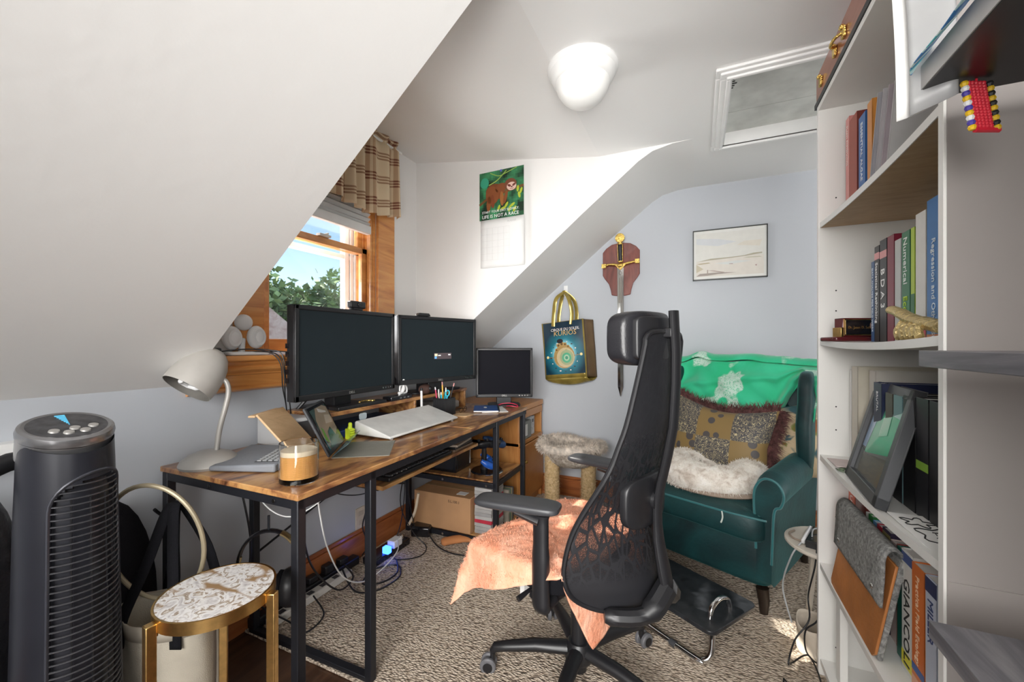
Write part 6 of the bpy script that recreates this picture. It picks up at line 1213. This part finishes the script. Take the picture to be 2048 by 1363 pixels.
# hook and shopping bag
hk_ = thing('wall_hook', 'white adhesive wall hook holding the shiny shopping bag', 'hook', (-.912, 2.99, 1.57)); MB().box(-.927, 2.99, 1.520, -.897, YG, 1.610).tube(sm([(-.912, 2.99, 1.54), (-.912, 2.965, 1.535), (-.912, 2.955, 1.555)], 4), .007, 8).build('hook_body', WPLA, hk_, bevel=.003)
sbg = thing('shopping_bag', 'glossy teal and gold shopping bag hanging on the gable wall hook', 'bag', (-.90, 2.93, 1.1))
GP = mat('gold_laminate', (.36, .27, .06), .22, .35, var=.2); Y0 = 2.885
TL_, TR_, BL_, BR_ = V((-1.068, Y0, 1.318)), V((-.748, Y0, 1.350)), V((-1.035, Y0+.0, .905)), V((-.722, Y0+.005, .930))
def bf(u, v, k=0): p = (TL_*(1-u)+TR_*u)*(1-v)+(BL_*(1-u)+BR_*u)*v; return p+V((0, -k+.012*sin(u*5+v*4)*.5, 0))
MB().grid(lambda u, v: bf(u, v), 12, 16).build('front_panel', GP, sbg, solid=.001, smooth=80)
MB().grid(lambda u, v: bf(u, v)+V((.05, .095, -.004)), 12, 16).build('back_panel', BLKG, sbg, solid=.001, smooth=80)
for nm_, u0, mm in (('side_gusset', 1, mat('bronze_gusset', (.16, .10, .05), .3, .3)), ('side_gusset', 0, GP)):
    MB().grid(lambda u, v: bf(u0, v)*(1-u)+(bf(u0, v)+V((.05, .095, -.004)))*u+V((-.018*sin(pi*u)*(1 if u0 else -1), 0, 0)), 8, 12).build(nm_, mm, sbg, solid=.001, smooth=80)
MB().grid(lambda u, v: bf(u, 1)*(1-v)+(bf(u, 1)+V((.05, .095, -.004)))*v+V((0, 0, -.05*sin(pi*v)*(.5+.5*sin(pi*u)))), 12, 8).build('bag_floor', GP, sbg, solid=.001, smooth=80)
q = MB()
def art(poly, col, k): q.add([bf(a, 1-b, .0018+k*.0006) for a, b in poly], [tuple(range(len(poly)))], col)
def gridart(a0, b0, a1, b1, fn, n=26, k=0):
    for i in range(n):
        for j in range(n):
            a, b = a0+(a1-a0)*i/n, b0+(b1-b0)*j/n; da, db = (a1-a0)/n, (b1-b0)/n; art([(a, b), (a+da, b), (a+da, b+db), (a, b+db)], fn(a+da/2, b+db/2), k)
def teal(a, b):
    d = math.hypot((a-.5)*1.0, (b-.42)*1.15); t = max(0, min(1, (d-.16)/.36)); t2 = max(0, 1-abs(d-.22)/.09); n_ = .5+.5*noise.noise(V((a*6, b*6, 3)))
    base = [(.03, .32, .42), (.006, .03, .055)]; cc_ = [base[0][i]*(1-t)+base[1][i]*t for i in range(3)]; return tuple(min(1, cc_[i]*(.6+.7*n_)+t2*(.25, .40, .42)[i]) for i in range(3))
gridart(.03, .07, .97, .992, teal, 36)
def el(cx, cy, rx, ry, col, k, n=18): art([(cx+rx*cos(2*pi*i/n), cy+ry*sin(2*pi*i/n)) for i in range(n)], col, k)
el(.50, .38, .25, .21, (.42, .27, .10), 2); el(.53, .36, .21, .175, (.60, .48, .28), 3); el(.56, .36, .16, .135, (.36, .42, .24), 4); el(.56, .355, .11, .09, (.10, .42, .24), 5); el(.56, .355, .065, .055, (.40, .62, .42), 6); el(.56, .355, .035, .03, (.08, .32, .20), 7)
for a_, b_, r_ in ((.38, .58, .05), (.46, .60, .055), (.54, .59, .045), (.33, .50, .04), (.61, .55, .035)): el(a_, b_, r_, r_*.8, (.46, .29, .10), 4); el(a_, b_, r_*.5, r_*.4, (.14, .08, .03), 5)
el(.42, .655, .075, .04, (.02, .015, .02), 5)
art([(.08, .385), (.27, .372), (.27, .362), (.08, .375)], (.30, .2, .08), 3); art([(.74, .392), (.92, .405), (.92, .395), (.74, .382)], (.3, .2, .08), 3); el(.10, .38, .03, .025, (.85, .75, .35), 4); el(.90, .40, .03, .025, (.85, .75, .35), 4)
for i in range(16): a = R(i*22+8); el(.5+.32*cos(a), .38+.265*sin(a), .012+.006*(i % 3), .010, (.75, .72, .66) if i % 2 else (.05, .04, .04), 4)
q.build('printed_panel', PG, sbg, smooth=0)
uu = (TR_-TL_).normalized(); text('CIRQUE DU SOLEIL', .028, PAPER, sbg, bf(.22, .165, .014), uu, (0, 0, 1), xs=.9); text('KURIOS', .050, mat('txt_gold', (.62, .42, .16), .35, .4), sbg, bf(.28, .25, .014), uu, (0, 0, 1))
for k, (dy, px_, mm) in enumerate(((0, 0, GP), (.09, .012, GP))):
    a, b = bf(.28, 0)+V((px_, dy, 0)), bf(.72, 0)+V((px_, dy, 0)); pts = sm([a+V((0, -.003, -.03)), a+V((.004, 0, .06)), a*.55+b*.45+V((-.04, (.962-a.y+2)*0, .165)), V((-.918, 2.958-.006*(k == 0), 1.553)), V((-.906, 2.958-.006*(k == 0), 1.553)), a*.45+b*.55+V((.045, 0, .160)), b+V((.004, 0, .06)), b+V((0, -.003, -.03))], 5)
    MB().tube(pts, .014, 8, flat=.18, up=(0, 1, 0)).build('handle', GP, sbg)
# wall calendar on the white cheek wall
cal = thing('wall_calendar', 'open wall calendar with a sloth picture on the white dormer wall', 'calendar', (-1.10, 2.28, 1.95))
cx0, cx1, zt_, zm, zb = -1.262, -.952, 2.246, 1.946, 1.646
def cf(a, b, k=0): # a across, b up 0..1 over the picture page
    return V((cx0+(cx1-cx0)*a, 2.276-k-.010*a, zm+(zt_-zm)*b))
MB().grid(lambda u, v: cf(u, v), 6, 6).build('picture_page', PAPER, cal, solid=.002, smooth=80); pg_ = MB().grid(lambda u, v: (cx0+.008+(cx1-cx0-.004)*u, 2.276-.010*u-.006*sin(v*2.5)*u, zb+(zm-zb)*v), 8, 8).build('month_page', mat('calendar_paper', (.72, .72, .71), .7, var=.01), cal, solid=.002, smooth=80)
q = MB()
def ca_(poly, col, k): q.add([cf(a, b, .0014+k*.0004) for a, b in poly], [tuple(range(len(poly)))], col)
for i in range(22):
    for j in range(22):
        a, b = i/22, j/22; n_ = noise.noise(V((a*5, b*5, 9))); m_ = noise.noise(V((a*13, b*13, 4))); g_ = max(.02, .13+.22*n_+.10*m_); ca_([(a, b), (a+1/22, b), (a+1/22, b+1/22), (a, b+1/22)], (g_*.18, g_, g_*.42), 0)
def ce(cx, cy, rx, ry, col, k, rot=0, n=20): ca_([(cx+rx*cos(t)*cos(rot)-ry*sin(t)*sin(rot), cy+rx*cos(t)*sin(rot)+ry*sin(t)*cos(rot)) for t in [2*pi*i/n for i in range(n)]], col, k)
def cl_(pts, w_, col, k):
    pts = sm([(a, b, 0) for a, b in pts], 5)
    for p, r_ in zip(pts, pts[1:]): d = (r_-p).normalized(); n_ = V((-d.y, d.x, 0))*w_/2; ca_([((p-n_).x, (p-n_).y), ((r_-n_).x, (r_-n_).y), ((r_+n_).x, (r_+n_).y), ((p+n_).x, (p+n_).y)], col, k)
cl_([(.25, .97), (.45, .88), (.62, .92), (.85, .99)], .018, (.30, .50, .10), 1); cl_([(.22, .72), (.42, .80), (.62, .97)], .02, (.35, .50, .10), 1); ce(.12, .78, .10, .11, (.04, .36, .22), 1)
cl_([(0, .33), (.15, .42), (.3, .5), (.55, .52), (.8, .57), (1, .60)], .05, (.16, .07, .02), 1)
ce(.36, .56, .21, .17, (.20, .055, .015), 2, -.15); ce(.30, .50, .15, .19, (.24, .07, .02), 3, .15); ce(.22, .33, .05, .16, (.26, .08, .02), 3, -.05); ce(.31, .37, .045, .14, (.20, .05, .015), 4, .05); ce(.50, .62, .13, .10, (.22, .065, .02), 3, .2); ce(.52, .40, .045, .15, (.32, .12, .03), 4, .05); ce(.60, .42, .04, .14, (.22, .07, .02), 4, -.25)
ce(.71, .66, .135, .125, (.18, .06, .03), 4); ce(.735, .62, .105, .085, (.72, .50, .42), 5); ce(.685, .64, .042, .024, (.16, .04, .03), 6, -.5); ce(.79, .645, .042, .024, (.16, .04, .03), 6, .5); ce(.74, .605, .02, .014, (.10, .03, .03), 7); cl_([(.70, .575), (.74, .562), (.78, .577)], .008, (.2, .05, .04), 7)
for a_, b_, t_r in ((.55, .20, .3), (.62, .26, 1.0), (.69, .17, 1.3), (.75, .24, .6), (.80, .15, 1.1), (.87, .55, 1.5), (.94, .50, 1.2), (.90, .42, 1.8), (.45, .22, 1.2)): ce(a_, b_, .065, .026, (.42, .50, .04), 2, t_r)
q.build('sloth_artwork', P, cal, smooth=0)
WT = mat('txt_white', (.85, .85, .85), .5, var=0); text('START YOUR DAY SLOWLY.', .0205, WT, cal, cf(.07, .135, .006), (cf(1, 0)-cf(0, 0)), (0, 0, 1)); text('LIFE IS NOT A RACE', .029, WT, cal, cf(.07, .03, .006), (cf(1, 0)-cf(0, 0)), (0, 0, 1))
gt = mat('txt_grey', (.52, .51, .50), .6, var=0); text('AUGUST', .016, gt, cal, (cx0+.20, 2.262, zm-.03), (1, -.03, 0), (0, 0, 1))
q = MB()
for j in range(6): q.box(cx0+.02, 2.2645, zm-.055-j*.040, cx1-.02, 2.2652, zm-.0545-j*.040)
for i in range(8): q.box(cx0+.02+i*.0385, 2.2645-.0003, zb+.045, cx0+.0205+i*.0385, 2.2652-.0003, zm-.055)
q.build('date_grid', gt, cal, smooth=0); MB().ball((cx0+.155, 2.268, zt_-.006), (.008, .004, .008), 10).build('push_pin', mat('pin_blue', (.08, .10, .45), .3), cal)
